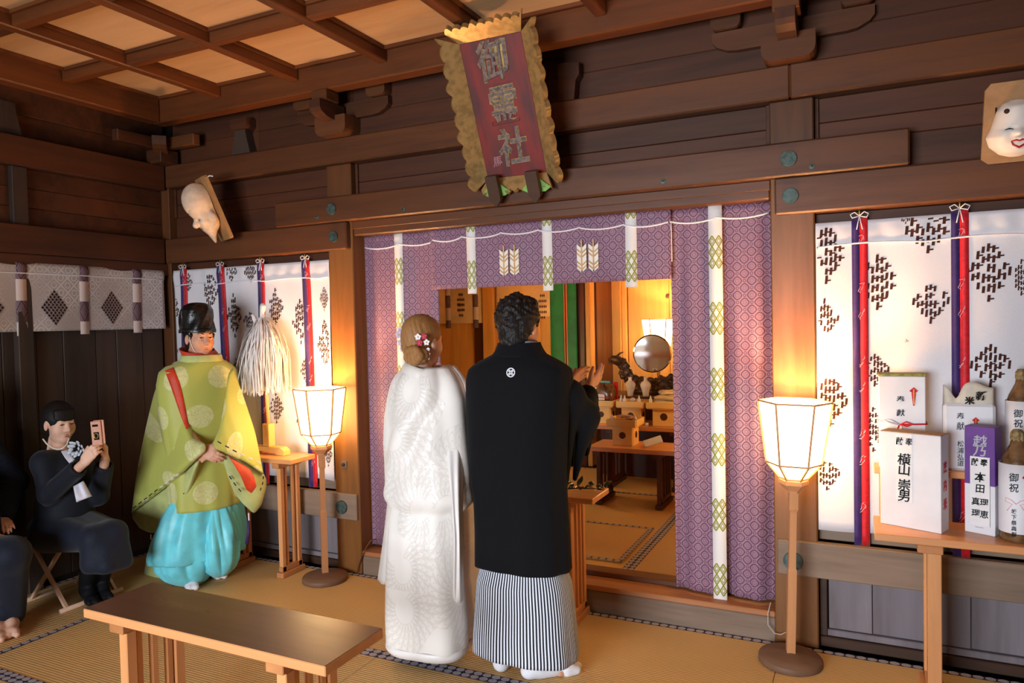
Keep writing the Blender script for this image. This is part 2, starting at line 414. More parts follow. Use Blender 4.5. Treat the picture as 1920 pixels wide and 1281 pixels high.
# lower part: tie beams, boards
for x0, x1, p0 in ((LW, -2.903, 1), (-.379, RX, 0)):
    bx('tie_beam', W_SILL, wb, x0, x1, PF-.022, PF+.02, .35, .517)
for x0, x1 in ((-4.545, -3.09), (-.198, RX)):
    bx('waist_board', W_SILL, wb, x0, x1, PF+.055, PF+.08, .518, .66, b=.003)
    bx('wall_sheet', W_BOARDZ, wb, x0, x1, PF+.075, PF+.09, .66, 2.0, b=.002)
    x = x0+.04; k = 0
    while x < min(x1-.02, 2.0):
        w = (.19, .235, .16, .21)[k % 4]; e = min(x+w, x1-.02)
        bx('plank', W_GREY, wb, x, e-.003, PF+.07+.004*(k % 2), PF+.09, .085, .349, b=.002); x = e; k += 1
    bx('panel_rail', W_DARK, wb, x0, x1, PF+.045, PF+.09, .0, .05)
    bx('panel_rail', W_GREY, wb, x0, x1, PF+.055, PF+.09, .052, .083)
    bx('panel_stile', W_DARK, wb, x0, x0+.035, PF+.05, PF+.09, .051, .349)
# sill in front of the altar floor
bx('sill', W_SILL, wb, -2.893, -.396, PF+.012, PF+.16, -.05, .118)
bx('sill_cap', W_CAP, wb, -2.893, -.396, PF+.008, PF+.16, .119, .148)
bx('threshold', W_BEAM, wb, -2.893, -.396, PF+.145, PF+.24, .149, .178)
# nail covers
def nail_cover(x, z, r=.034, y=BF):
    MB().lathe([(r, 0), (r, .008), (r*.97, .0105), (.001, .011)], n=28).xf(frame((x, y, z), (1, 0, 0), (0, 0, 1))).build('nail_cover', M_BRONZE, wb, False, label='green bronze nail cover')
p = onY(1479, 298, BF); nail_cover(p[0], 2.327, .037, BF-.01)
p = onY(1482, 365, BF); nail_cover(p[0], 2.155, .036)
p = onY(624, 393, BF); nail_cover(p[0], 2.327, .036, BF-.01)
p = onY(626, 443, BF); nail_cover(p[0], 2.155, .034)
p = onY(1487, 1052, PF-.022); nail_cover(p[0], p[2], .044, PF-.022)
p = onY(641, 951, PF-.022); nail_cover(p[0], p[2], .044, PF-.022)
for px, py in ((1522, 312), (756, 393), (1243, 340), (595, 408)):              # small nails with chipped wood
    p = onY(px, py, BF-.012); MB().lathe([(.012, 0), (.013, .002), (.004, .003), (.003, .02), (.001, .021)], n=10).xf(frame(p, (1, 0, 0), (0, 0, 1))).build('nail', M_BRONZE, wb)
p = onY(646, 871, PF); bx('peg_plate', W_SILL, wb, p[0]-.022, p[0]+.022, PF-.008, PF+.002, p[2]-.022, p[2]+.022, b=.002)
MB().lathe([(.011, 0), (.011, .012), (.004, .016)], n=10).xf(frame((p[0], PF-.008, p[2]), (1, 0, 0), (0, 0, 1))).build('peg', W_DARK, wb)
# bracket sets on the upper beam, struts between
def arc_block(w, wb_, h, hb):                                # bearing block: square above, curved waist below
    pts = [(-w, h), (-w, hb)]
    for k in range(5): t = k/4*pi/2; pts.append((-w+(w-wb_)*(1-cos(t)), hb-hb*sin(t)*1.0))
    return pts+[(-x, z) for x, z in pts[::-1]]
def bracket_set(x, y=PF+.05, side=True):
    z0 = 2.777; e = empty('bracket_set'); e.parent = wb
    P = arc_block(.118, .075, .115, .05)
    MB().prism(P, lambda p: (x+p[0], y-.155, z0+p[1]), lambda p: (x+p[0], y+.06, z0+p[1])).build('bearing_block', W_BEAM, e); 
    # arm towards the room, with curved underside
    Q_ = [(0, .10), (-.23, .10), (-.23, .05), (-.215, .028), (-.17, .008), (-.13, 0), (0, 0)]
    MB().prism(Q_, lambda p: (x-.042, y-.06+p[0], z0+.085+p[1]), lambda p: (x+.042, y-.06+p[0], z0+.085+p[1])).build('bracket_arm', W_BEAMY, e)
    MB().box(x-.058, x+.058, y-.25, y-.13, z0+.187, z0+.25, .004).build('small_block', W_BEAM, e)
    if side:
        L = .36
        R_ = [(-L, .10), (-L, .055), (-L+.02, .03), (-L+.07, .006), (-L+.12, 0)]; R_ = R_+[(-a, b) for a, b in R_[::-1]]
        MB().prism(R_, lambda p: (x+p[0], y-.04, z0+.117+p[1]), lambda p: (x+p[0], y+.04, z0+.117+p[1])).build('cross_arm', W_BEAM, e)
        for d in (-.29, .29):
            P2 = arc_block(.07, .045, .075, .035)
            MB().prism(P2, lambda p: (x+d+p[0], y-.075, z0+.22+p[1]), lambda p: (x+d+p[0], y+.03, z0+.22+p[1])).build('small_block', W_BEAM, e)
for x in (-2.96, -.30): bracket_set(x)
def strut(x, y=PF+.05):
    P = [(-.085, 0), (-.06, .09), (-.045, .16), (.045, .16), (.06, .09), (.085, 0)]
    MB().prism(P, lambda p: (x+p[0], y-.07, 2.778+p[1]), lambda p: (x+p[0], y+.01, 2.778+p[1])).build('strut', W_BOARDZ, wb)
    P2 = arc_block(.075, .05, .07, .035)
    MB().prism(P2, lambda p: (x+p[0], y-.085, 2.94+p[1]), lambda p: (x+p[0], y+.01, 2.94+p[1])).build('small_block', W_BOARD, wb)
strut(-3.80); strut(.75)
for s in (-1, 1):                                            # frog-leg strut behind the name plaque
    P = [(0, 0), (.09, 0), (.10, .1), (.12, .13), (.12, .19), (.05, .2), (0, .2)]
    MB().prism(P, lambda p: (-1.63+s*(p[0]+.16), PF-.02, 2.778+p[1]), lambda p: (-1.63+s*(p[0]+.16), PF+.05, 2.778+p[1])).build('carved_leg', W_BOARD, wb)

# ---- left wall
wl = empty('wall_left', kind='structure', label='dark timber left wall with boards and heavy beams')
Y0 = -3.4
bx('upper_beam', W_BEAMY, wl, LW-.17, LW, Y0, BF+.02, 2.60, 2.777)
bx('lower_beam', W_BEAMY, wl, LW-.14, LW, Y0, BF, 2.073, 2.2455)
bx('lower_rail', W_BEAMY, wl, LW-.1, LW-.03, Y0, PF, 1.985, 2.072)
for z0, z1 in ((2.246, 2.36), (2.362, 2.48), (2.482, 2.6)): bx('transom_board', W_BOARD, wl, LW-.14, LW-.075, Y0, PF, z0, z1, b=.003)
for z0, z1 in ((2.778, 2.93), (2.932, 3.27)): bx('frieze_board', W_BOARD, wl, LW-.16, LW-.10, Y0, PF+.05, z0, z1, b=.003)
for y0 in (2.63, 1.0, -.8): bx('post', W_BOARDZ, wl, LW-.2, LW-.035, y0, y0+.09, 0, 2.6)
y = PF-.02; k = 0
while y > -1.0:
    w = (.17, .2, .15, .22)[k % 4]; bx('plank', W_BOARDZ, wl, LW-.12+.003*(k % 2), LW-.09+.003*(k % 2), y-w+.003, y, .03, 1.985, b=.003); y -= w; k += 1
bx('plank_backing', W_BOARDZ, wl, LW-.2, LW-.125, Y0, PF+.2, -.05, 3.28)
P = [(-.085, 0), (-.055, .12), (-.045, .2), (.045, .2), (.055, .12), (.085, 0)]
MB().prism(P, lambda p: (LW-.04, 2.62+p[0], 2.778+p[1]), lambda p: (LW-.1, 2.62+p[0], 2.778+p[1])).build('strut', W_BOARDZ, wl)
# corner bracket
e = empty('bracket_set'); e.parent = wl
cx_, cy_ = LW+.04, BF-.03
d = .7071
mb = MB().prism([(0, .17), (.28, .17), (.28, .11), (.25, .085), (.18, .06), (0, .06)], lambda p: (cx_-.1+p[0]*d-.045*d, cy_+.1-p[0]*d-.045*d, 2.777+p[1]), lambda p: (cx_-.1+p[0]*d+.045*d, cy_+.1-p[0]*d+.045*d, 2.777+p[1])); mb.build('bracket_arm', W_BEAM, e)
MB().box(cx_-.09, cx_+.06, cy_-.06, cy_+.09, 2.777, 2.875, .006).build('bearing_block', W_BEAM, e)
MB().box(cx_-.05, cx_+.32, cy_+.0, cy_+.06, 2.88, 2.96, .006).build('cross_arm', W_BEAM, e)
MB().box(cx_-.06, cx_+.0, cy_-.34, cy_+.06, 2.88, 2.96, .006).build('cross_arm', W_BEAMY, e)

# ---- right wall and front wall (out of frame, close the room)
wr = empty('wall_right', kind='structure', label='boarded right wall of the hall')
bx('plank', W_BOARDZ, wr, RX, RX+.08, Y0, PF+.2, 0, 3.28)
wf = empty('wall_front', kind='structure', label='front wall with the open doorway behind the viewer')
bx('header_board', W_BOARD, wf, -4.7, RX, Y0-.08, Y0, 2.3, 3.28)
bx('side_board', W_BOARDZ, wf, -4.7, -3.4, Y0-.08, Y0, 0, 2.3); bx('side_board', W_BOARDZ, wf, .6, RX, Y0-.08, Y0, 0, 2.3)

# ---- ceiling
ce = empty('ceiling', kind='structure', label='coffered timber ceiling with square panels')
FY, FX, CZ = 3.507, -4.373, 3.113
bx('frame_beam', W_RIBX, ce, FX-.09, RX, FY, FY+.1, 3.03, 3.23, b=.008)
bx('frame_beam', W_RIB, ce, FX-.1, FX, Y0, FY-.001, 3.03, 3.23, b=.008)
bx('cover_board', W_BOARD, ce, -4.75, RX, FY+.101, PF+.2, 3.22, 3.27); bx('cover_board', W_BOARD, ce, -4.75, FX-.101, Y0, FY+.08, 3.22, 3.27)
bx('cover_board', W_BOARD, ce, -4.75, RX, Y0, PF+.2, 3.28, 3.32)
ribx = [-3.82+.663*k for k in range(11)]; riby = [2.855-.621*k for k in range(11)]
for x in ribx:
    if x < RX-.1: bx('rib', W_RIB, ce, x-.032, x+.032, Y0, FY-.001, CZ, CZ+.075, b=.006)
ys = [FY]+riby; xs = [FX]+[x for x in ribx if x < RX-.1]+[RX]
for y in riby:
    for i in range(len(xs)-1):
        a = xs[i]+(.0325 if i else .001); b_ = xs[i+1]-.0325
        if y > Y0+.1: bx('cross_rib', W_RIBX, ce, a, b_, y-.032, y+.032, CZ+.004, CZ+.075, b=.006)
pm = {}
for j in range(len(ys)-1):
    if ys[j] < Y0+.3: break
    for i in range(len(xs)-1):
        x0, x1, y0, y1 = xs[i]+.034, xs[i+1]-.034, ys[j+1]+.034, ys[j]-.034
        bx('ceiling_panel', W_CEIL, ce, x0-.03, x1+.03, y0-.03, y1+.03, CZ+.0765, CZ+.09, b=.0015)
        if ys[j] > 1:                                        # thin cove strip around each panel
            mb = MB(); t = .014; z0, z1 = CZ+.058, CZ+.076
            mb.box(x0, x1, y0, y0+t, z0, z1); mb.box(x0, x1, y1-t, y1, z0, z1); mb.box(x0, x0+t, y0+t, y1-t, z0, z1); mb.box(x1-t, x1, y0+t, y1-t, z0, z1)
            mb.build('panel_moulding', W_RIBX, ce)
# ------------------------------------------------------------------ curtains
def cloth(name, U, V, fn, mat, parent=None, thick=.002, uv0=(0, 0), **k):
    """sheet over parameter grids U (along), V (down); fn(u, v) -> world point"""
    P = np.array([[fn(u, v) for u in U] for v in V]); uv = np.array([[(u+uv0[0], v+uv0[1]) for u in U] for v in V])
    o = MB().grid(P, uv).build(name, mat, parent, True, **k)
    s = o.modifiers.new('thickness', 'SOLIDIFY'); s.thickness = thick; s.offset = 0
    return o
def motif(seed, H, W):
    """printed snow-laden pine motif: staggered slanted dashes inside a lozenge; list of quads"""
    r = random.Random(seed); out = []; st = W/4.2; w = st*.29; L = st*1.85
    for i in range(-4, 5):
        cx = i*st; h = H*(1-abs(i)/4.6); y = -h+(L*.5 if i % 2 else 0)*.6
        while y < h-.3*L:
            if r.random() < .86:
                l = L*r.uniform(.75, 1.15); sk = .1*l
                out.append([(cx-w-sk*.5, y), (cx+w-sk*.5, y), (cx+w+sk*.5, y+l), (cx-w+sk*.5, y+l)])
                if i < 4 and r.random() < .8:
                    yy = y+l*r.uniform(.3, .7); out.append([(cx, yy-w*.6), (cx+st, yy-w*.6+.1*st), (cx+st, yy+w*.6+.1*st), (cx, yy+w*.6)])
            y += L*1.22
    return out
def print_motifs(lst, fn, parent, mat, off, umin, umax, vmin, vmax, name='printed_motif'):
    """lst: (u, v, halfW, halfH, seed); fn(u, v)->point; off: small world offset to lie on the cloth"""
    for (u, v, W, H, sd) in lst:
        mb = MB()
        for q in motif(sd, H, W):
            qq = [(u+a, v+b) for a, b in q]
            if any(not (umin < a < umax and vmin < b < vmax) for a, b in qq): continue
            mb.add([np.asarray(fn(a, b))+off for a, b in qq], [(0, 1, 2, 3)])
        if mb.v: mb.build(name, mat, parent)
OFF = np.array([0, -.0035, 0])
def ribbon(name, fn, u, w, v0, v1, mat, parent, off, n=30, split=None, d0=0, mats=None):
    vs = np.linspace(v0, v1, n)
    P = np.array([[np.asarray(fn(u+a, v))+off for a in (-w, 0, w)] for v in vs]); uv = np.array([[(a, d0+(v0-v)) for a in (-w, 0, w)] for v in vs])
    o = MB().grid(P, uv).build(name, mat, parent, True); s = o.modifiers.new('thickness', 'SOLIDIFY'); s.thickness = .0015; s.offset = 0
    return o
def cord(name, pts, r, parent, mat=None): return MB().tube(pts, r, 6).build(name, mat or M_CORD, parent, True)

# purple brocade, three pieces
CY_ = 3.79
def fyL(x, z): return (x, CY_+.014*sin((x+2.9)*34)*(.35+.65*(2.15-z)/2)+.01*sin((x+2.9)*13+z*.6), z)
def fyR(x, z):
    k = min(1, max(0, (2.15-z)/.9)); return (x-.02*max(0, .5-z)*(x > -.6), CY_+(.02*sin((x+.9)*27+.5)+.009*sin((x+.9)*55))*(.25+.75*k), z)
def fyV(x, z): return (x, CY_-.028+.005*sin(x*7)+.004*sin(x*23+z*4), z)
zs = np.linspace(2.165, .165, 60)
cl = cloth('brocade_curtain', np.linspace(-2.885, -2.335, 56), zs, fyL, M_BROCADE, label='purple brocade curtain hanging at the left post of the altar opening', cat='curtain', group='purple brocade altar curtains')
ribbon('ribbon', fyL, -2.605, .033, 2.163, .17, M_STRIP, cl, OFF, 60, d0=-.155)
cr = cloth('brocade_curtain', np.linspace(-.902, -.402, 56), zs, fyR, M_BROCADE, label='purple brocade curtain hanging at the right post of the altar opening', cat='curtain', group='purple brocade altar curtains')
ribbon('ribbon', lambda x, z: (x, CY_-.028, z), -.668, .034, 2.163, .115, M_STRIP, cr, OFF, 60, d0=-.155)
cv = cloth('brocade_valance', np.linspace(-2.36, -.893, 90), np.linspace(2.165, 1.80, 14), fyV, M_BROCADE, label='purple brocade valance across the top of the altar opening', cat='curtain', group='purple brocade altar curtains')
for px in (885, 1026, 1184):
    x = onY(px, 480, CY_-.03)[0]; ribbon('ribbon', fyV, x, .031, 2.16, 1.765, M_STRIP, cv, OFF, 20, d0=-.2)
M_CREST = plain('tan_crest_thread', (206, 164, 112), .6, .3, 0, .1); M_CRESTW = plain('white_crest_thread', (232, 226, 216), .6, .3)
for px, py in ((955, 487), (1102, 478)):                      # paired arrow-feather crests
    c = onY(px, py, CY_-.035); g = empty('feather_crest', (0, 0, 0)); g.parent = cv
    for s in (-1, 1):
        fx = c[0]+s*.034; t = MB(); w = MB()
        t.box(fx-.004, fx+.004, CY_-.0395, CY_-.036, c[2]-.083, c[2]+.083)
        for d in (-1, 1):
            for k in range(12):
                a0 = c[2]+.062-k*.0112; a1 = a0-.0112; dr = -.02
                q = [(fx+d*.004, a0+dr), (fx+d*.028, a0), (fx+d*.028, a1), (fx+d*.004, a1+dr)]
                (t if k in (2, 4, 8, 10) else w).add([(x, CY_-.0385, z) for x, z in q], [(0, 1, 2, 3)])
        t.build('feather_outline', M_CREST, g); w.build('feather_barb', M_CRESTW, g)
def swag(a, b, fn, z, sag, n=8): return [np.asarray(fn(a+(b-a)*k/n, z-sag*4*(k/n)*(1-k/n)))+(0, -.009, 0) for k in range(n+1)]
for own, fn, seg in ((cl, fyL, ((-2.875, -2.605, 2.09), (-2.605, -2.345, 2.095))), (cv, fyV, ((-2.34, -2.14, 2.10), (-2.14, -1.88, 2.105), (-1.88, -1.64, 2.11), (-1.64, -1.39, 2.105), (-1.39, -1.14, 2.10), (-1.14, -.905, 2.095))), (cr, lambda x, z: (x, CY_-.03, z), ((-.895, -.668, 2.095), (-.668, -.41, 2.10)))):
    pts = []
    for a, b, z in seg: pts += swag(a, b, fn, z, .016)
    cord('cord', pts, .0048, own)
for own, x, fn in ((cl, -2.352, fyL), (cr, -.893, fyR)): cord('cord_end', [np.asarray(fn(x, z))+(0, -.03, 0) for z in (2.09, 2.03, 1.95, 1.89)], .004, own)

# white printed curtains on the back wall
def white_curtain(x0, x1, fn, ztop, zbot, label, motifs, ribs, seam=()):
    c = cloth('printed_curtain', np.linspace(x0, x1, 110), np.concatenate([np.linspace(ztop, ztop-.09, 6), np.linspace(ztop-.1, zbot, 30)]), fn, M_WCLOTH, label=label, cat='curtain', group='white printed curtains')
    print_motifs(motifs, fn, c, M_MOTIF, OFF, x0+.004, x1-.004, zbot+.004, ztop-.004)
    for x in ribs:
        ribbon('purple_ribbon', fn, x-.0165, .0165, ztop+.012, zbot-.06, M_PURPLE, c, OFF*1.7, 30); ribbon('red_ribbon', fn, x+.0165, .0165, ztop+.012, zbot-.06, M_PRED, c, OFF*1.7, 30)
        p = np.asarray(fn(x, ztop+.02))+(0, -.008, 0)
        b = MB()
        for s in (-1, 1): b.tube([p, p+(s*.02, -.004, .018), p+(s*.038, -.004, .008), p+(s*.03, -.004, -.008), p], .0028, 5); b.tube([p, p+(s*.006, -.004, -.03), p+(s*.012, -.004, -.062)], .0025, 5)
        b.build('tie_bow', M_CORD, c, True)
        MB().tube([p+(0, .03, .03), p+(0, 0, .03), p+(0, -.006, .02), p], .003, 6).build('hook', M_BRASS, c, True)
        fb = MB()                                            # pale phoenix and flower prints on the ribbon
        z = ztop-.09; k = 0
        while z > zbot:
            for j in range(5):
                a = j*1.1+k; q = np.asarray(fn(x+.012*cos(a)+.006, z+.02*sin(a*1.3)))+OFF*2.4
                q2 = np.asarray(fn(x+.012*cos(a+1.2)+.004, z+.026*sin(a*1.3+1.0)))+OFF*2.4
                fb.tube([q, (q+q2)/2+(.004, 0, .004), q2], .0013, 4)
            z -= (.22, .12)[k % 2]; k += 1
        fb.build('ribbon_print', M_PINK, c)
    cord('cord', [np.asarray(fn(x, ztop-.115+.012*abs(sin((x-x0)*7))))+(0, -.007, 0) for x in np.linspace(x0+.01, x1-.005, 60)], .0042, c)
    return c
def fR(x, z):
    h = .006*math.exp(-((z-1.97)/.05)**2); g = min(1, max(0, (1.95-z)/.5))
    return (x, 3.705+(.013*sin(x*8.5+1)+.006*sin(x*21))*(.3+g)-h*(1+.6*sin(x*60)), z)
mr = [(1549, 476, 36, 66), (1645, 530, 36, 60), (1740, 432, 40, 50), (1745, 566, 32, 48), (1853, 511, 38, 64), (1546, 598, 26, 42), (1640, 695, 26, 36), (1856, 686, 34, 46), (1556, 752, 32, 56), (1550, 887, 24, 38), (1637, 810, 22, 46), (1698, 408, 14, 14), (1700, 640, 4, 4), (1915, 520, 20, 40)]
def tom(l, Y, s0): 
    o = []
    for k, (px, py, w, h) in enumerate(l):
        p = onY(px, py, Y); m = depth(p)/FPX; o.append((p[0], p[2], w*m*.92, h*m*.86, s0+k))
    return o
white_curtain(-.197, 1.35, fR, 2.025, .575, 'white curtain with dark pine prints behind the offering boxes', tom(mr, 3.7, 10), (onY(1613, 600, 3.7)[0], onY(1800, 600, 3.7)[0], .86))
def fL(x, z):
    h = .006*math.exp(-((z-1.97)/.05)**2); g = min(1, max(0, (1.95-z)/.5))
    return (x, 3.705+(.011*sin(x*9)+.006*sin(x*23))*(.3+g)-h*(1+.6*sin(x*55)), z)
ml = [(322, 580, 21, 55), (322, 658, 17, 32), (394, 545, 20, 44), (437, 594, 22, 46), (433, 512, 16, 20), (470, 512, 16, 20), (517, 577, 18, 38), (468, 602, 16, 24), (562, 603, 22, 50), (607, 560, 12, 28), (608, 645, 22, 58), (574, 695, 16, 36), (440, 695, 14, 28), (520, 765, 15, 34), (566, 790, 16, 34), (614, 850, 14, 30), (352, 530, 14, 26), (420, 770, 16, 30)]
white_curtain(-4.535, -3.093, fL, 2.02, .585, 'white curtain with dark pine prints hanging behind the priest', tom(ml, 3.7, 50), [onY(px, 500, 3.7)[0] for px in (345, 413, 490, 573)])

# silvery valance along the left wall
def fS(y, z): return (LW-.03+.008*sin(y*9)+.012*math.exp(-((z-1.98)/.03)**2)+.02*max(0, (1.95-z))*sin(y*16), y, z)
cs = cloth('silver_valance', np.linspace(3.64, 1.2, 110), np.linspace(2.02, 1.6, 22), fS, M_SILVER, label='silvery figured valance with dark lozenge prints along the left wall', cat='curtain')
OX = np.array([.004, 0, 0])
for px in (41, 156, 257): 
    y = onX(px, 560, LW-.03)[1]; ribbon('ribbon', fS, y, .031, 2.018, 1.575, M_STRIP2, cs, OX*1.6, 24, d0=.03)
for y in (2.25, 1.8, 1.4): ribbon('ribbon', fS, y, .031, 2.018, 1.575, M_STRIP2, cs, OX*1.6, 24, d0=.03)
M_LOZ = plain('dark_plum_print', (52, 26, 30), .8, .15)
for px, py in ((101, 577), (210, 577), (-20, 577)):
    p = onX(px, py, LW-.03); mb = MB()
    for i in range(-3, 4):
        for j in range(-3, 4):
            u = (i-j)*.012; v = (i+j)*.0165
            star = []
            for k in range(8): a = k*pi/4+.3; r = .0115 if k % 2 == 0 else .005; star.append((p[1]+u+r*cos(a), p[2]+v+r*1.25*sin(a)))
            mb.add([np.asarray(fS(a, b))+OX for a, b in star], [tuple(range(8))])
    mb.build('printed_lozenge', M_LOZ, cs)
cord('cord', [np.asarray(fS(y, 1.955))+(.006, 0, 0) for y in np.linspace(3.62, 1.2, 40)], .004, cs)
# ------------------------------------------------------------------ floor lamps
M_PAPER = emit('lit_lamp_paper', (255, 212, 144), 11.5)
def floor_lamp(x, y, z, label, s=1.0, hide=False):
    e = empty('floor_lamp', (x, y, z), 0, label, 'lamp', 'paper floor lamps'); e.scale = (s, s, s)
    a0 = math.atan2(-y, -x)+pi/6
    MB().lathe([(.001, 0), (.137, 0), (.14, .004), (.14, .024), (.136, .03), (.09, .04), (.03, .047), (.02, .05), (.001, .05)], n=36, closed=False).build('base', W_LBASE, e, True)
    ps = MB()
    def sq(r0, r1, z0, z1): ps.lathe([(r0, z0), (r1, z1)], n=4, a0=math.atan2(-y, -x)+pi/4+.15)
    sq(.026, .026, .045, .43); sq(.026, .021, .43, .445); sq(.021, .020, .445, .70); sq(.020, .027, .70, .715); sq(.027, .027, .715, .80); ps.build('pole', W_LAMP, e)
    MB().lathe([(.03, .79), (.034, .80), (.062, .826), (.066, .83), (.066, .848), (.06, .852), (.02, .852)], n=6, a0=a0).build('collar', W_LAMP, e)
    R = [(.057, .855), (.118, .925), (.158, 1.205)]
    def vtx(k, lv): r, z_ = R[lv]; return Vector((r*cos(a0+k*pi/3), r*sin(a0+k*pi/3), z_))
    fr = MB()
    for k in range(6):
        fr.tube([vtx(k, 0), vtx(k, 1)], .0065, 4); fr.tube([vtx(k, 1), vtx(k, 2)], .0065, 4)
        for lv in range(3): fr.tube([vtx(k, lv), vtx(k+1, lv)], .0055, 4)
    fr.build('shade_frame', W_LAMP, e)
    for lv in (0, 1):
        for k in range(6):
            q = [vtx(k, lv), vtx(k+1, lv), vtx(k+1, lv+1), vtx(k, lv+1)]; c = sum(q, Vector())/4
            q = [c+(p-c)*.985+Vector((-c.x, -c.y, 0)).normalized()*.002 for p in q]; nn = (q[1]-q[0]).cross(q[3]-q[0]).normalized()*.0008
            v = [p+nn for p in q]+[p-nn for p in q]
            MB().add(v, [(0, 1, 2, 3), (7, 6, 5, 4), (0, 4, 5, 1), (1, 5, 6, 2), (2, 6, 7, 3), (3, 7, 4, 0)]).build('paper_panel', M_PAPER, e)
    # bulb inside, open top
    MB().lathe([(.012, .855), (.014, .9), (.03, .95), (.032, .975), (.02, 1.0), (.001, 1.006)], n=12).build('bulb', M_PAPER, e, True)
    L_ = bpy.data.lights.new('bulb_glow', 'POINT'); L_.energy = 24*s; L_.color = (1, .73, .41); L_.shadow_soft_size = .03
    lo = bpy.data.objects.new('bulb_glow', L_); COL.objects.link(lo); lo.parent = e; lo.location = (0, 0, 1.06)
    return e
fl_ = floor_lamp(-.312, 3.505, 0, 'lit paper floor lamp with six-sided shade at the right post'); fl_.rotation_euler = (0, radians(1.5), 0)
floor_lamp(-3.05, 3.525, 0, 'lit paper floor lamp with six-sided shade at the left post')
floor_lamp(-1.80, 6.98, .38, 'lit paper lamp glowing behind the round altar mirror')
floor_lamp(-.72, 5.3, .172, 'lit paper lamp hidden behind the right brocade curtain')
floor_lamp(-2.69, 5.75, .172, 'lit paper lamp in the altar room behind the groom')
M_CABLE = plain('brown_cable', (96, 62, 40), .5, .4); M_CABLE2 = plain('clear_cable', (190, 180, 170), .3, .5)
def pcable(name, px, Y, r, mat, label):
    pts = [onY(x, y, Yk) for (x, y), Yk in zip(px, Y)]; MB().tube(pts, r, 6).build(name, mat, None, True, label=label, cat='cable')
pcable('power_cable', [(706, 1011), (695, 1014), (686, 1028), (678, 1044), (672, 1062), (670, 1074)], [3.72, 3.69, 3.68, 3.68, 3.675, 3.67], .004, M_CABLE, 'brown cable running down beside the left post')
pcable('power_cable', [(1445, 1130), (1440, 1150), (1440, 1172), (1452, 1188), (1464, 1190), (1478, 1184)], [3.685, 3.68, 3.67, 3.665, 3.665, 3.66], .0022, M_CABLE2, 'thin pale cable looped beside the right lamp')

# ------------------------------------------------------------------ slatted tables
def slat_table(name, x0, x1, y0, y1, zt, label, ends, th=.03, slats=2, z0=0., topmat=None, pw=.032, cat='table', inset=.02, group=None, mt=None):
    e = empty(name, ((x0+x1)/2, (y0+y1)/2, z0), 0, label, cat, group); ox, oy = (x0+x1)/2, (y0+y1)/2
    H = zt-z0
    mz, my = (mt, mt) if mt else (W_TABZ, W_TABY)
    MB().box(x0-ox, x1-ox, y0-oy, y1-oy, H-th, H, .003).build('top', topmat or W_TAB, e)
    for xe in ends:
        x = xe-ox; ya, yb = y0-oy+inset, y1-oy-inset
        MB().box(x-pw*.9, x+pw*.9, ya-.01, yb+.01, 0, .035, .004).build('foot', my, e)
        MB().box(x-pw*.5, x+pw*.5, ya+.0, yb-.0, .036, .07, .003).build('lower_rail', my, e)
        MB().box(x-pw*1.2, x+pw*.6, ya-.012, yb+.012, H-th-.035, H-th-.001, .003).build('upper_rail', my, e)
        for yy in (ya+.005, yb-pw-.005): MB().box(x-pw*.5, x+pw*.5, yy, yy+pw, .036, H-th-.036, .003).build('post', mz, e)
        for k in range(slats):
            yc = ya+(yb-ya)*(k+1)/(slats+1); MB().box(x-pw*.28, x+pw*.28, yc-pw*.3, yc+pw*.3, .07, H-th-.036, .002).build('slat', mz, e)
    return e
lt_ = slat_table('low_table', -2.655, -1.495, 1.715, 2.015, .55, 'long brown low table with slatted legs in the foreground', (-2.47, -1.70), .034, 3, pw=.042)
MB().box(-.578, .578, -.148, .148, .5501, .5515, .0005).build('top_shade_sheet', W_TABSH, lt_)  # thin sheet added over the board to paint the top's shade
slat_table('stand_table', -3.86, -3.205, 3.42, 3.645, .765, 'small slatted side table holding the paper wand beside the priest', (-3.775, -3.335), .03, 2)
slat_table('offering_table', .036, 1.25, 3.275, 3.57, .70, 'slatted table carrying the wrapped offerings by the right wall', (.25, 1.05), .03, 2, pw=.05)
slat_table('sprig_table', -2.2, -1.235, 3.44, 3.70, .69, 'slatted table holding the evergreen sprig in front of the groom', (-2.05, -1.38), .03, 3)
slat_table('altar_table', -1.915, -1.0, 5.24, 5.60, .62, 'front altar table inside the altar room', (-1.84, -1.37), .035, 3, z0=.1725, mt=W_ALTD)
slat_table('altar_table', -2.3, -1.0, 5.82, 6.22, .70, 'rear altar table with three offering stands', (-1.93, -1.385), .035, 3, z0=.1725, mt=W_ALTD)

# ------------------------------------------------------------------ paper wand on its stand
e = empty('paper_wand', (-3.52, 3.54, .7665), 0, 'shaggy white paper-streamer wand standing on the side table', 'ritual wand')
def wl_(p): return np.asarray(p)-np.array([-3.52, 3.54, .7665])
base = onY(505, 850, 3.54)
zt0 = .0005
bxm = MB()
sx = base[0]+3.52
bxm.prism([(-.15, 0), (-.15, .03), (-.12, .05), (.12, .05), (.15, .03), (.15, 0), (.09, 0), (.07, .02), (-.07, .02), (-.09, 0)], lambda p: (sx+p[0], -.03, zt0+p[1]), lambda p: (sx+p[0], .03, zt0+p[1])).build('stand_foot', W_HINOKI, e)
MB().box(sx-.028, sx+.028, -.028, .028, .0512, .2, .003).build('stand_post', W_HINOKI, e)
top = wl_(onY(492, 578, 3.54))
MB().tube([(sx, 0, .2), (sx-.01, 0, .45), (top[0], 0, top[2]-.05)], .012, 8).build('stick', W_HINOKI, e, True)
M_STREAM = plain('streamer_paper', (240, 232, 228), .65, .25, 0, .04, 30)
st = MB(); tz = top[2]
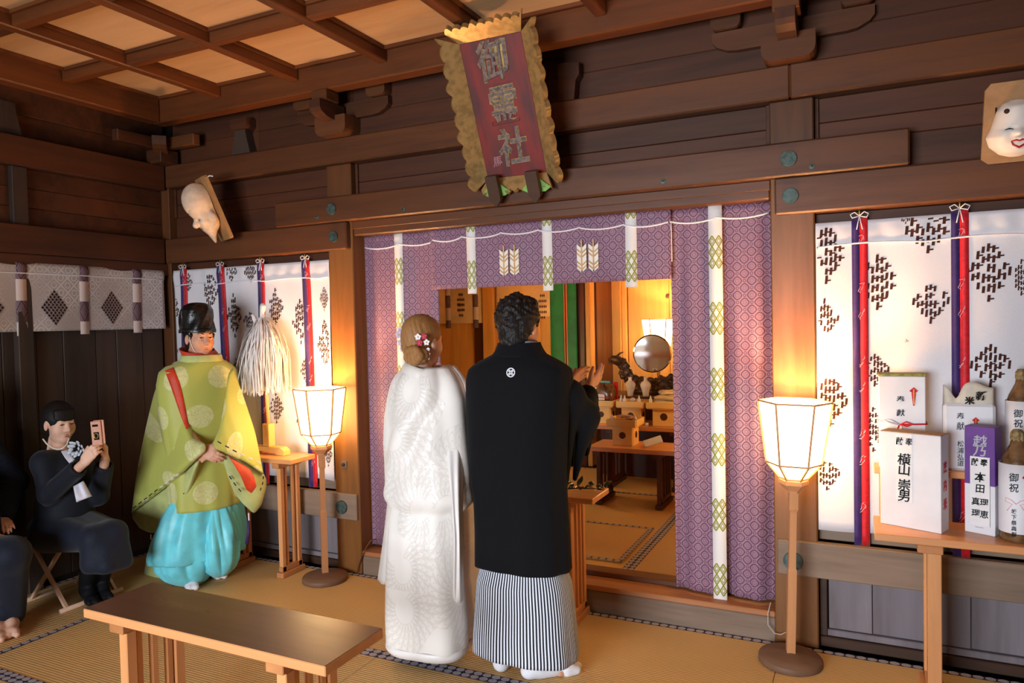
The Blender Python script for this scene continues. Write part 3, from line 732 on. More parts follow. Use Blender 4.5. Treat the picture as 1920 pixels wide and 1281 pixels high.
for k in range(520):
    a = rng.uniform(0, 2*pi); spread = rng.uniform(.25, 1)**.6; zt_ = tz-.06-.12*rng.random()**1.5*0-rng.uniform(0, .13)
    rad = .165*spread; zb = tz-.50-rng.uniform(0, .06)
    lean = -.05 if rng.random() < .06 else 0
    p0 = np.array([top[0]+.02*cos(a), .02*sin(a), zt_]); w = rng.uniform(.002, .0045)
    pts = []
    for t in np.linspace(0, 1, 8):
        r = rad*(1-(1-t)**3.6); wob = .006*sin(7*t+a*5+k); pts.append(p0+(cos(a)*r+lean*t*2+wob, sin(a)*r*.7+wob*.6, (zb-zt_)*t**1.35+.008*sin(9*t+a*3)))
    tang = np.array([-sin(a), cos(a), 0])*w
    st.add([p+tang for p in pts]+[p-tang for p in pts], [(i, i+1, 9+i, 8+i) for i in range(7)])
st.build('paper_streamers', M_STREAM, e, kind='stuff')
h = MB(); h.tube([top+(0, 0, -.08), top+(-.004, 0, -.03), top+(.006, 0, .01), top+(.0, 0, .03)], [.02, .016, .022, .012], 8); h.tube([top+(-.03, -.02, -.11), top+(-.05, -.03, -.05), top+(-.06, -.03, -.04)], [.02, .014, .01], 6)
h.build('paper_tip', M_STREAM, e, True)

# ------------------------------------------------------------------ shrine name plaque
B0 = Vector((-1.688, 3.615, 2.325)); UPV = Vector((0, -.36, .80)).normalized(); RT = Vector((1, 0, 0)); NV = RT.cross(UPV)
FP = frame(B0, RT, UPV)
M_PLQ = Mat('plaque_red_lacquer', (120, 44, 40), .5, .35)
g1 = M_PLQ.noise(M_PLQ.co('Object', (5, 1.2, 5)), 3, 4); M_PLQ.color(M_PLQ.mix(g1.step(.3, .7), (128, 40, 36), (84, 42, 44))); M_PLQ.bump(g1, .1, .003); M_PLQ = M_PLQ.m
M_GILT = plain('worn_gilt', (186, 150, 96), .38, .5, .5, .18, 30, bump=.08); M_GREEN = plain('plaque_green', (126, 178, 92), .6, .3, 0, .15)
pq = empty('name_plaque', B0, 0, 'carved gilt-framed red shrine name plaque tilting out above the altar opening', 'plaque'); pq.matrix_world = FP
W2, HB, HT, DEP = .176, .07, .775, .055
MB().box(-W2, W2, HB, HT, -.02, 0, .002).build('board', M_PLQ, pq)
def scallop(s, L, seed):
    r = random.Random(seed); t = s/L*9.5; f = t % 1
    return .022*abs(sin(pi*f))**.5+(.010*sin(pi*f)**2 if int(t) % 3 == 0 else 0)+.004*abs(sin(t*12))*(int(t) % 3 == 1)
def side(o, d, out, L, w, seed, name='frame_side', flip=False):
    """flared frame board: inner edge starts at o, runs along d (length L), flares out and towards the viewer"""
    o, d, out = Vector(o), Vector(d), Vector(out); n = 96; nz = Vector((0, 0, 1)); up_ = (out*.80+nz*.6).normalized(); nn = d.cross(up_).normalized()
    if nn.z < 0: nn = -nn
    mb = MB(); ins = []; outs = []
    for k in range(n+1):
        s = L*k/n; ext = (s/L-.5)*2; base = o+d*s
        ins.append(base); outs.append(base+up_*(w+scallop(s, L, seed))+d*(ext*w*.62))
    v = []; 
    for p, q in zip(ins, outs): v += [p, q, q-nn*.028, p-nn*.022]
    f = []
    for k in range(n):
        a = k*4; b = a+4
        f += [(a, a+1, b+1, b), (a+1, a+2, b+2, b+1), (a+2, a+3, b+3, b+2), (a+3, a, b, b+3)]
    f += [(0, 3, 2, 1), (n*4, n*4+1, n*4+2, n*4+3)]
    return fixn(mb.add(v, f).build(name, M_GILT, pq))
side((-W2, HB, 0), (0, 1, 0), (-1, 0, 0), HT-HB, .085, 1); side((W2, HB, 0), (0, 1, 0), (1, 0, 0), HT-HB, .085, 2)
side((-W2, HT, 0), (1, 0, 0), (0, 1, 0), 2*W2, .075, 3); side((-W2, HB, 0), (1, 0, 0), (0, -1, 0), 2*W2, .06, 4)
M_CHAR = plain('silvered_carving', (122, 106, 102), .55, .4, .25, .35, 60); M_CHARG = plain('gilt_carving', (190, 156, 96), .45, .5, .4, .3, 60)
def FPm(x, y, z): return Matrix.Translation((x, y, z))
for k, (ch, y, x) in enumerate((('御', .655, -.005), ('霊', .43, .005), ('社', .215, .015))):
    for mat, off, zz, nm in ((M_CHARG, .005, .0012, 'character_edge'), (M_CHAR, .002, .004, 'character')):
        vtext(nm, ch, .215, .2, FPm(x, y, zz), mat, pq, off, .06, .82, .0018)
vtext('seal_mark', '馬', .06, .1, FPm(-.095, .155, .002), plain('pale_seal_ink', (150, 104, 110), .6), pq, .001, .1)
for s in (-1, 1):
    MB().prism([(-.034, .08), (-.034, -.05), (0, -.09), (.034, -.05), (.034, .08)], lambda p: (s*.118+p[0], p[1]+.02, .05), lambda p: (s*.118+p[0], p[1]+.02, .085)).build('support_bracket', W_DARK, pq)
    MB().prism([(-.085, -.03), (.0, .045), (.085, -.03), (.05, -.05), (-.05, -.05)], lambda p: (s*.12+p[0], p[1]+.03, .04), lambda p: (s*.12+p[0], p[1]+.03, .047)).build('green_cloud', M_GREEN, pq)
# ------------------------------------------------------------------ altar room
AZ = .172
fa_ = empty('floor', kind='structure', label='raised tatami floor of the altar room')
bx('subfloor', W_DARK, fa_, -4.4, .4, 3.93, 7.6, .0, .115)
for x0, x1, y0, y1, ax in ((-1.215, -.35, 3.932, 5.68, False), (-2.08, -1.215, 3.932, 5.68, False), (-2.945, -2.08, 3.932, 5.68, False), (-4.3, -2.945, 3.932, 4.8, True), (-4.3, -2.945, 4.8, 5.68, True), (-2.1, -.35, 5.68, 6.55, True), (-4.3, -2.1, 5.68, 6.55, True)):
    tatami(x0, x1, y0, y1, AZ-.002, fa_, ax)
gz = empty('woven_mat', (0, 0, AZ), 0, 'thin woven rush mat with patterned border on the altar floor', 'mat')
tm = MB().box(-2.25, -1.275, 4.03, 4.77, .0005, .0065, .002).build('rush_sheet', M_TATAMI, gz)
mb = MB()
for (a0, a1, b0, b1, ax) in ((-2.25, -1.275, 4.03, 4.062, 1), (-2.25, -1.275, 4.738, 4.77, 1), (-1.307, -1.275, 4.063, 4.737, 0), (-2.25, -2.218, 4.063, 4.737, 0)):
    vs = [(a0, b0, .0085), (a1, b0, .0085), (a1, b1, .0085), (a0, b1, .0085)]
    mb.add(vs, [(0, 1, 2, 3)], [((p[0]-a0) if ax else (p[1]-b0), ((p[1]-b0)/(b1-b0)) if ax else ((p[0]-a0)/(a1-a0))) for p in vs])
mb.build('border_cloth', M_HERI, gz)
wa = empty('wall_altar', kind='structure', label='golden cypress walls of the altar room')
YB = 6.6
x = -4.3; k = 0
while x < -2.70:                                             # plank wall left of the sanctuary
    w = (.22, .27, .19, .25)[k % 4]; e1 = min(x+w, -2.69)
    bx('plank', W_ALT, wa, x, e1-.003, YB+.004*(k % 2), YB+.03, AZ, 2.6, b=.003); x = e1; k += 1
p0 = onY(908, 600, YB-.02); p1 = onY(929, 600, YB-.02); bx('post', W_ALT, wa, p0[0], p1[0], YB-.06, YB+.02, AZ, 2.6)
q = onY(897, 640, YB)[0]; bx('jamb', W_ALTD, wa, q-.03, p0[0]-.002, YB-.03, YB+.0, AZ, 2.6)
Xg0 = onY(1037, 600, YB)[0]; Xg1 = onY(1086, 600, YB)[0]
bx('sanctuary_post', W_ALTD, wa, Xg1-.02, Xg1+.06, YB-.02, YB+.12, AZ, 2.6); bx('sanctuary_post', W_ALT, wa, Xg1+.062, Xg1+.11, YB+.0, YB+.14, AZ, 2.6)
bx('side_panel', W_ALTD, wa, Xg1+.10, Xg1+.13, YB+.14, 7.35, AZ, 2.6)
xl = onY(1147, 600, 7.3)[0]; xr = onY(1178, 600, 7.3)[0]
bx('rear_panel', W_ALTD, wa, Xg1+.12, xl, 7.34, 7.38, AZ, 2.6)
bx('rear_post', W_ALT, wa, xl, xl+.12, 7.22, 7.34, AZ, 2.6); bx('rear_post', W_ALT, wa, xl+.122, xr-.01, 7.26, 7.34, AZ, 2.6)
x = xr; k = 0
while x < -.3:
    bx('rear_board', W_ALT, wa, x, x+.428, 7.30+.003*(k % 2), 7.36, AZ, 2.6, b=.003); x += .43; k += 1
kx = onY(1251, 556, 7.29); MB().lathe([(.02, 0), (.018, .004), (.004, .005)], n=12).xf(frame(kx, (1, 0, 0), (0, 0, 1))).build('knot', W_DARK, wa)
bx('side_board', W_ALT, wa, -.32, -.28, 3.93, 7.4, AZ, 2.6); bx('side_board', W_ALT, wa, -4.34, -4.301, 3.93, 6.7, AZ, 2.6)
bx('ceiling_board', W_ALTD, wa, -4.4, .0, 3.9, 7.5, 2.6, 2.65)
bx('back_skin', W_DARK, wa, -4.4, .0, 7.4, 7.44, 0, 2.65); bx('back_skin', W_DARK, wb, -4.75, -2.95, PF+.21, PF+.23, -.05, 3.28); bx('back_skin', W_DARK, wb, -.34, RX, PF+.21, PF+.23, -.05, 3.28); bx('back_skin', W_DARK, wb, -2.95, -.34, PF+.21, PF+.23, 2.19, 3.28)
# green hangings with a pink band
M_GRN = plain('green_silk', (16, 112, 62), .55, .3, 0, .12, 12, sheen=.2); M_SALM = plain('salmon_band', (206, 120, 84), .6, .3)
gy = YB-.07
gc = cloth('green_hanging', np.linspace(Xg0, Xg1, 16), np.linspace(2.55, .5, 12), lambda x, z: (x, gy+.004*sin(x*40), z), M_GRN, label='green silk hanging with a salmon band beside the sanctuary', cat='curtain')
xs_ = onY(1061, 600, gy)[0]; ribbon('salmon_band', lambda x, z: (x, gy+.004*sin(x*40), z), xs_, .018, 2.55, .5, M_SALM, gc, OFF*1.5, 12); ribbon('dark_band', lambda x, z: (x, gy, z), xs_, .006, 2.55, .5, M_MOTIF, gc, OFF*2.5, 12)
# pale valance pieces on the plank wall
M_CREAM = plain('cream_cloth', (228, 196, 148), .6, .25, 0, .06, 8)
for a, b, zb, lab in ((700, 906, 1.585, 'cream valance with brown print on the altar plank wall, left of the post'), (931, 1036, 1.635, 'cream valance with brown print on the altar plank wall, beside the green hanging')):
    xa, xb = onY(a, 590, YB-.03)[0], onY(b, 590, YB-.03)[0]; f_ = lambda x, z: (x, YB-.035+.006*sin(x*14), z)
    c_ = cloth('cream_valance', np.linspace(xa, xb, 30), np.linspace(2.4, zb, 8), f_, M_CREAM, label=lab, cat='curtain', group='cream valances in the altar room')
    for px in ((840, 865, 892) if a == 700 else (1018,)):
        p = onY(px, 572 if a == 700 else 575, YB-.035); mb = MB()
        for i in range(-3, 4):
            for j in range(-3, 4):
                u, v = (i-j)*.009, (i+j)*.027
                if abs(i)+abs(j) < 6 and (i+j) % 2 == 0: mb.add([(p[0]+u-.008, YB-.045, p[2]+v), (p[0]+u, YB-.045, p[2]+v-.02), (p[0]+u+.008, YB-.045, p[2]+v), (p[0]+u, YB-.045, p[2]+v+.02)], [(0, 1, 2, 3)])
        if a != 700 or px == 865: mb.build('printed_lozenge', M_MOTIF, c_)
        else: ribbon('ribbon', f_, p[0], .03, 2.4, zb-.05, M_STRIP2, c_, OFF*1.5, 10)

# ------------------------------------------------------------------ altar furnishings
M_CYP = wood('cypress_tray', (248, 212, 140), (236, 192, 112), 0, .45, var=.05)
def sanbo(px, py, Y, w, h, z, label):
    x = onY(px, py, Y)[0]; e = empty('offering_stand', (x, Y, z), 0, label, 'offering stand', 'cypress offering stands')
    b = w*.34; t = .006
    for s in (-1, 1):
        MB().box(-b, b, s*b-t, s*b+t, .001, h*.72, .002).build('side_board', M_CYP, e); MB().box(s*b-t, s*b+t, -b+t, b-t, .001, h*.72, .002).build('side_board', M_CYP, e)
    for ax in (0, 1, 2):                                     # round openings with a carved jewel rim
        R = .03*w/.26
        prof = [(R, 0), (R*.96, .0015), (R*.2, .0016), (.001, .0016)]
        M_ = frame((0, -b-t-.0005, h*.4), (1, 0, 0), (0, 0, 1)) if ax == 0 else frame(((b+t+.0005)*(1 if ax == 1 else -1), 0, h*.4), (0, 1 if ax == 1 else -1, 0), (0, 0, 1))
        MB().lathe(prof, n=18).xf(M_).build('opening', W_ALTD, e)
    a = w*.5
    MB().box(-a, a, -a, a, h*.725, h*.76, .002).build('tray', M_CYP, e)
    for s in (-1, 1):
        MB().box(-a, a, s*a-t, s*a+t, h*.765, h, .002).build('rim', M_CYP, e); MB().box(s*a-t, s*a+t, -a+t+.001, a-t-.001, h*.765, h, .002).build('rim', M_CYP, e)
    return e
zr = .7005
s1 = sanbo(1133, 780, 5.98, .22, .20, zr, 'cypress offering stand at the left of the rear altar table')
s2 = sanbo(1188, 780, 5.98, .23, .20, zr, 'cypress offering stand in the middle of the rear altar table')
s3 = sanbo(1250, 780, 5.98, .27, .20, zr, 'cypress offering stand at the right of the rear altar table')
s4 = sanbo(1173, 815, 5.42, .23, .205, .6205, 'cypress offering stand on the front altar table')
def rel(s, dx, dy, dz): return Vector(s.location)+Vector((dx, dy, dz))
M_PORC = plain('white_porcelain', (222, 214, 206), .18, .6, 0, .03); M_CREAMB = plain('cream_sweet', (236, 222, 196), .6, .3, 0, .05)
st3 = empty('altar_step', (-1.6, 6.42, AZ), 0, 'dark rear altar step carrying the mirror and the two flasks', 'shelf')
MB().box(-.6, .65, -.13, .42, .68, .72, .004).build('board', W_ALTD, st3)
for s in (-.55, .6): MB().box(s-.03, s+.03, -.1, .38, 0.0005, .679, .004).build('support', W_ALTD, st3)
MB().box(-.54, .59, -.12, -.1, 0.0005, .678, .003).build('front_panel', W_ALTD, st3)
zst = AZ+.721
for px, lab in ((1182, 'white porcelain flask left of centre on the altar step'), (1211, 'white porcelain flask right of centre on the altar step')):
    x = onY(px, 740, 6.36)[0]
    MB().lathe([(.001, 0), (.026, 0), (.028, .01), (.03, .04), (.046, .085), (.05, .105), (.042, .125), (.02, .14), (.015, .15), (.016, .165), (.02, .172), (.013, .172), (.01, .15)], n=24, closed=False).build('sake_flask', M_PORC, None, True, label=lab, cat='flask', group='porcelain flasks on the altar').location = (x, 6.36, zst)
def spike(s, dx, dy, h, lab, r=.016):
    o = MB().lathe([(.001, 0), (r*.6, .002), (r, h*.3), (r*.8, h*.6), (.001, h)], n=10, closed=False).build('paper_spike', M_WHITE, None, True, label=lab, cat='folded paper', group='upright folded papers on the offering stands')
    o.location = rel(s, dx, dy, 0); o.scale = (1, .45, 1); return o
zt = .2*.765+.001
for s, lst, nm in ((s2, ((-.085, -.07), (-.05, -.085)), 'left edge of the middle offering stand'), (s2, ((.07, -.07),), 'right edge of the middle offering stand'), (s3, ((-.115, -.07),), 'left edge of the right offering stand'), (s4, ((-.09, -.05),), 'left edge of the front offering stand'), (s4, ((.085, -.03),), 'right edge of the front offering stand')):
    for k, (dx, dy) in enumerate(lst):
        o = spike(s, dx, dy, .1 if s is not s4 else .085, ('taller ' if k else '')+'white folded paper standing at the '+nm, .017 if s is not s4 else .024); o.location.z += zt
mo = []
for k, (dx, dy, dz, r) in enumerate(((-.01, -.05, .02, .026), (.035, -.05, .018, .022), (.01, -.05, .055, .024))):
    o = MB().lathe([(r*sin(pi*i/8)+.0005, -r*.8*cos(pi*i/8)) for i in range(9)], n=16, closed=False).build('rice_cake', M_PORC, None, True, label=('white rice cake at the left of the little pile on the middle stand', 'white rice cake at the right of the little pile on the middle stand', 'white rice cake on top of the little pile on the middle stand')[k], cat='rice cake', group='rice cakes on the middle stand')
    o.location = rel(s2, dx, dy, zt+dz)
def pillow(w, d, h, name, mat, parent=None, **k):
    n, m = 14, 12; P = []
    for i in range(m):
        ph = -pi/2+pi*i/(m-1); row = []
        for j in range(n*2):
            t = 2*pi*j/(n*2); c, s_ = cos(t), sin(t); q = (abs(c)**4+abs(s_)**4)**-.25
            rr = cos(ph)**.45; row.append((w/2*c*q*rr, d/2*s_*q*rr, h/2*(1+sin(ph))*(1+.12*sin(3*t+ph))))
        P.append(row)
    return MB().grid(P, None, True).build(name, mat, parent, True, **k)
for k, (w, d, h, dz, rz) in enumerate(((.23, .2, .05, .003, .1), (.19, .17, .04, .057, -.15), (.13, .1, .035, .101, .5))):
    o = pillow(w, d, h, 'white_bundle', M_CREAMB, None, label=('lowest of the white cloth bundles on the right offering stand', 'middle of the white cloth bundles on the right offering stand', 'topmost of the white cloth bundles on the right offering stand')[k], cat='bundle', group='white bundles on the right stand'); o.location = rel(s3, .0, .01, zt+dz); o.rotation_euler = (0, 0, rz)
# wrapped dried goods, with label and red-white tie
M_BAG = plain('brown_clear_bag', (122, 88, 56), .25, .6, 0, .4, 25); M_CYAN = plain('pale_blue_pack', (96, 160, 178), .5, .4)
g = empty('dried_goods_bag', rel(s1, 0, 0, zt), 0, 'clear bag of brown dried goods with white tag on the left offering stand', 'bag')
b_ = pillow(.2, .13, .17, 'bag', M_BAG, g); MB().box(-.03, .035, -.09, -.086, .05, .1, .001).build('tag', M_WHITE, g); MB().tube([(-.1, -.06, .07), (-.03, -.088, .074), (.05, -.088, .07), (.1, -.06, .068)], .004, 6).build('tie', M_RED, g)
o = MB().box(-.045, .045, -.014, .014, 0, .2, .005).build('blue_packet', M_CYAN, None, label='pale blue packet standing behind the dried goods bag', cat='packet'); o.location = rel(s1, -.01, .085, zt)
o = MB().box(-.018, .018, -.012, .012, 0, .19, .005).build('red_packet', M_RED, None, label='red packet standing behind the dried goods bag', cat='packet'); o.location = rel(s1, .08, .09, zt)
M_DRY = plain('dried_squid', (196, 150, 130), .6, .3, 0, .25, 20)
for k, (dx, dy, rz, rx) in enumerate(((-.05, -.02, .3, .1), (.05, .0, -.5, -.1), (.0, .03, 1.2, .25), (.02, -.05, .1, .05))):
    o = MB().prism([(-.07, 0), (-.03, -.03), (.04, -.032), (.075, 0), (.04, .03), (-.03, .028)], lambda p: (p[0], p[1], 0), lambda p: (p[0]*.9, p[1]*.9, .012)).build('dried_fish', M_DRY, None, label=('lowest', 'second lowest', 'second highest', 'topmost')[k]+' dried fish in the heap on the front offering stand', cat='dried fish', group='dried fish heap on the front stand')
    o.location = rel(s4, dx, dy, .205*.765+.022+.014*k); o.rotation_euler = (rx*.3, .03*(k-1), rz)
x = onY(1225, 835, 5.34); o = MB(); o.box(-.07, .07, -.035, .035, 0, .002, .0005); o.box(-.068, .068, -.034, .034, .0022, .006, .001)
o = o.build('white_envelope', M_WHITE, None, label='white folded letter tilted on the front altar table', cat='envelope'); o.location = (x[0], 5.33, .668); o.rotation_euler = (radians(38), radians(-18), .35)
o = MB().lathe([(.001, 0), (.016, 0), (.017, .028), (.014, .03), (.013, .006)], n=14, closed=False).build('small_cup', M_PORC, None, True, label='tiny white cup on the rear altar table', cat='cup'); q = onY(1211, 795, 5.84); o.location = (q[0], 5.86, .7003)
# mirror on its carved stand
mc = onY(1223, 663, 6.62)
mr_ = empty('altar_mirror', (mc[0], 6.62, zst), 0, 'round bronze mirror in a carved dragon stand', 'mirror')
MM = Mat('polished_mirror', (205, 200, 196), .06, .5, 1); g = MM.noise(MM.co('Object'), 6, 2); MM.rough(g*.06+.03)
rz_ = mc[2]-zst
tl = Matrix.Translation((0, 0, rz_)) @ Matrix.Rotation(radians(5.5), 4, 'Z') @ Matrix.Rotation(radians(4), 4, 'X')
MB().lathe([(.001, .012), (.168, .012), (.178, .008), (.18, 0), (.178, -.012), (.001, -.012)], n=48, closed=False).xf(tl @ Matrix.Rotation(pi/2, 4, 'X')).build('mirror_disc', MM.m, mr_, False)
M_CARVE = plain('carved_dark_bronze', (92, 58, 30), .45, .5, .2, .5, 30, bump=.4)
cvm = MB(); r_ = random.Random(3)
def blob(x, y, z, r, sy=.5):
    cvm.grid([[(x+r*cos(t)*sin(pi*i/6+.001), y+sy*r*sin(t)*sin(pi*i/6+.001), z+r*cos(pi*i/6)) for t in np.linspace(0, 2*pi, 10, endpoint=False)] for i in range(7)], None, True)
for sgn in (-1, 1):
    prof = [(.02, .08, .05), (.10, .09, .06), (.17, .11, .055), (.22, .13, .05), (.25, .19, .05), (.27, .25, .045), (.3, .29, .04), (.33, .31, .035)]
    for x_, z_, r in prof:
        blob(sgn*x_, .0, z_, r*1.25); 
        for _ in range(5): a = r_.uniform(0, 6.28); blob(sgn*x_+r*cos(a), r_.uniform(-.03, .0), z_+r*sin(a)*1.0, r*.5)
        cvm.tube([(sgn*x_+r*.8*cos(t)*(1-t/9), -.035, z_+r*.8*sin(t)*(1-t/9)) for t in np.linspace(0, 6, 14)], .006, 5)
cvm.box(-.24, .24, -.05, .05, 0.0005, .035)
cvm.build('carved_stand', M_CARVE, mr_, True)
for sgn in (-1, 1):
    hd = MB()
    hd.tube([(sgn*.30, -.01, .27), (sgn*.335, -.02, .315), (sgn*.375, -.02, .325), (sgn*.415, -.02, .31)], [.035, .045, .035, .018], 8)
    hd.tube([(sgn*.34, -.02, .34), (sgn*.31, -.02, .375), (sgn*.27, -.02, .39)], [.012, .009, .003], 6); hd.tube([(sgn*.37, -.03, .295), (sgn*.395, -.03, .28), (sgn*.42, -.03, .285)], [.014, .011, .004], 6)
    hd.build('dragon_head', M_CARVE, mr_, True)

# evergreen sprig on the table in front of the groom
M_LEAF = plain('glossy_evergreen', (30, 52, 26), .25, .6, 0, .3, 20)
sg = empty('evergreen_sprig', (-1.32, 3.56, .6915), .4, 'glossy evergreen sprig lying on the slatted table', 'branch')
MB().tube([(-.2, 0, .01), (-.05, .01, .02), (.1, 0, .015)], [.005, .004, .002], 6).build('stem', W_DARK, sg, True)
for k in range(16):
    t = k/15; a = (.9+.5*(k % 3)*.5)*(1 if k % 2 else -1); L = rng.uniform(.05, .085); P = []
    for i in range(7):
        s = i/6; w = .016*sin(pi*min(1, s*1.02+.02))**.8; P.append([(L*s, -w, .006*s), (L*s, 0, .012*sin(pi*s)), (L*s, w, .006*s)])
    o = MB().grid(P).build('leaf', M_LEAF, sg, True); o.location = (-.16+.26*t, 0, .012+.02*(k % 4)/3); o.rotation_euler = (rng.uniform(-.5, .5), rng.uniform(-.45, .1), a)

# ------------------------------------------------------------------ masks
def maskgrid(w, h, prof, n=28, m=28):
    """face relief over an oval outline; prof(u, v) -> depth, u,v in -1..1"""
    P = []
    for i in range(m+1):
        v = -1+2*i/m; row = []
        for j in range(n+1): u = -1+2*j/n; row.append((u, v))
        P.append(row)
    return P
def gs(u, v, a, b, su, sv): return math.exp(-((u-a)/su)**2-((v-b)/sv)**2)
def build_mask(outline, relief, mat, name='face', n=40, m=52):
    P = []
    for i in range(m+1):
        v = -1+2*i/m; hw, cx_ = outline(v); row = []
        for j in range(n+1):
            u = -1+2*j/n; row.append((cx_+hw*sin(u*pi/2), v, relief(sin(u*pi/2), v)))
        P.append(row)
    return P
M_MASKW = plain('aged_white_mask', (226, 198, 172), .5, .35, 0, .14, 14); M_OKAME = plain('white_mask_paint', (224, 214, 206), .45, .35, 0, .05, 10)
M_MBOARD = wood('mask_board_wood', (172, 128, 84), (138, 98, 60), 2, .5); M_LIP = plain('mask_lip_red', (166, 26, 40), .4, .4)
# long-headed old man mask, on a board turned to the left
bl = onY(417, 395, 3.60)
mk = empty('old_man_mask', bl, 0, 'pale long-headed old man mask on a board at the upper left', 'mask')
MF = frame((bl[0]+.02, 3.49, bl[2]-.01), (.90, -.43, .0), (-.10, -.36, .92)); mk.matrix_world = MF
bp = [(-.105, -.205), (-.09, -.215), (.09, -.215), (.105, -.205), (.105, .2), (.09, .215), (-.09, .215), (-.105, .2)]
MB().prism(bp, lambda p: (p[0], p[1], -.03), lambda p: (p[0], p[1], -.006)).build('board', M_MBOARD, mk)
OLD_MASK = mk
MB().tube([(.08, .2, -.03), (.13, .2, -.035), (.16, .19, -.04)], .004, 5).build('string', M_CORD, mk)
# round-cheeked smiling woman mask, right edge
br = onY(1898, 240, 3.60)
mk = empty('smiling_mask', br, 0, 'white round-cheeked smiling mask with red lips on a board at the right edge', 'mask')
MF = frame((.565, 3.56, 2.335), (1, 0, 0), (0, -.26, .96)); mk.matrix_world = MF
bp = [(-.115, -.135), (-.09, -.155), (.09, -.155), (.115, -.135), (.125, .13), (.09, .165), (-.09, .165), (-.11, .14)]
MB().prism(bp, lambda p: (p[0], p[1]+.02, -.03), lambda p: (p[0], p[1]+.02, -.008)).build('board', M_MBOARD, mk)
MB().tube([(-.07, .03, -.006), (-.07, .09, -.006)], .003, 5).build('slot', M_INK, mk)
def okout(v):
    hw = np.interp(v, [-1, -.9, -.6, -.25, .05, .3, .65, .9, 1], [.02, .055, .092, .104, .088, .08, .07, .05, .02]); return hw, 0
def okrel(u, v):
    d = .075*math.sqrt(max(0, 1-u*u))*np.interp(v, [-1, -.8, 0, .8, 1], [.2, .7, 1, .8, .25])
    d += .016*gs(u, v, -.55, -.25, .3, .25)+.016*gs(u, v, .55, -.25, .3, .25)+.022*gs(u, v, 0, -.13, .16, .13)+.008*gs(u, v, 0, -.55, .3, .1)
    d -= .01*gs(u, v, -.33, .04, .2, .05)+.01*gs(u, v, .33, .04, .2, .05)
    return d
MB().grid([[(x, v*.112, z) for x, v, z in row] for row in build_mask(okout, okrel, None)]).build('face', M_OKAME, mk, True)
for s in (-1, 1):
    MB().tube([(s*.048, .002, .066), (s*.034, .006, .074), (s*.02, .002, .077)], [.0012, .003, .0012], 6).build('eye_slit', M_INK, mk, True)
    MB().lathe([(.001, 0), (.010, .0), (.008, .004), (.001, .005)], n=14, closed=False).xf(Matrix.Translation((s*.042, .073, .053)) @ Matrix.Rotation(s*.4, 4, 'Y')).build('painted_brow', M_MOTIF, mk, True)
mth = [(-.026, -.044, .078), (-.02, -.058, .082), (0, -.07, .083), (.02, -.058, .082), (.026, -.044, .078)]
MB().tube(mth, [.002, .004, .005, .004, .002], 6).build('lower_lip', M_LIP, mk, True); MB().tube([(-.026, -.044, .078), (-.01, -.040, .086), (0, -.044, .088), (.01, -.040, .086), (.026, -.044, .078)], [.002, .004, .003, .004, .002], 6).build('upper_lip', M_LIP, mk, True)

# ------------------------------------------------------------------ offerings on the right table
def pxbox(BL, BR, BK, z, topy, name='body'):
    """upright box from three base corners in the photo (front left, front right, back right); returns axes"""
    a, b, c = (Vector(onZ(*p, z)) for p in (BL, BR, BK)); ex = (b-a); W = ex.length; ex.normalize(); ey = Vector((-ex.y, ex.x, 0)); D = max(.02, (c-b).dot(ey))
    dep = depth((a+b)/2); h = (depth(a))/FPX*(BL[1]-topy)
    return a, ex, ey, W, D, h
M_BOXW = plain('white_carton', (226, 224, 230), .55, .3, 0, .04, 6); M_KRAFT = plain('kraft_edge', (186, 146, 108), .7, .2, 0, .1)
M_VIO = plain('violet_carton', (104, 60, 142), .5, .35, 0, .1, 10); M_SILV = plain('silver_print', (168, 168, 176), .4, .5, .5); M_LIDG = plain('green_gold_paper', (150, 140, 46), .5, .35, .1, .35, 40)
M_REDP = plain('faded_red_print', (196, 66, 84), .7, .2); M_SACK = plain('translucent_sack', (216, 204, 186), .5, .35, 0, .1, 14)
def face_frame(e, x, z, off=.0008): return Matrix.Translation((x, -off, z)) @ Matrix.Rotation(pi/2, 4, 'X')
def side_frame(W, y, z, off=.0008): return Matrix.Translation((W+off, y, z)) @ Matrix.Rotation(pi/2, 4, 'Z') @ Matrix.Rotation(pi/2, 4, 'X')
TZ = .7005
# rice carton, front left
a, ex, ey, W, D, h = pxbox((1651, 981), (1765, 1002), (1781, 993), TZ, 806)
D = .09
e = empty('rice_carton', a, math.atan2(ex.y, ex.x), 'white rice carton with red side lettering at the left front of the offering table', 'box')
MB().box(0, W, 0, D, 0, h-.003, .002).build('carton', M_BOXW, e); MB().box(0.001, W-.001, .001, D-.001, h-.0028, h, .001).build('lid', M_KRAFT, e)
MB().box(W*.27, W*.54, -.001, -.0002, h*.27, h*.985, 0).build('name_slip', M_WHITE, e)
vtext('lettering', '献奉', .028, .0, face_frame(e, W*.36, h*.905, .0018), M_INK, e, .0008) if 0 else None
for ch, dx in (('献', -.021), ('奉', .016)): vtext('lettering', ch, .034, .0, face_frame(e, W*.425+dx, h*.90, .0018), M_INK, e, .0006, .05, .85)
vtext('lettering', '横山 崇男', .064, .0, face_frame(e, W*.40, h*.70, .0018), M_INK, e) if 0 else None
for ch, fz in (('横', .71), ('山', .60), ('崇', .44), ('男', .325)): vtext('lettering', ch, .052, .0, face_frame(e, W*.41, h*fz, .0018), M_INK, e, .0008, .06, 1.0)
for ch, fz in (('庄', .66), ('内', .47), ('米', .28)): vtext('lettering', ch, .05, 0, side_frame(W, D*.5, h*fz), M_REDP, e, .0016, 0, .8)
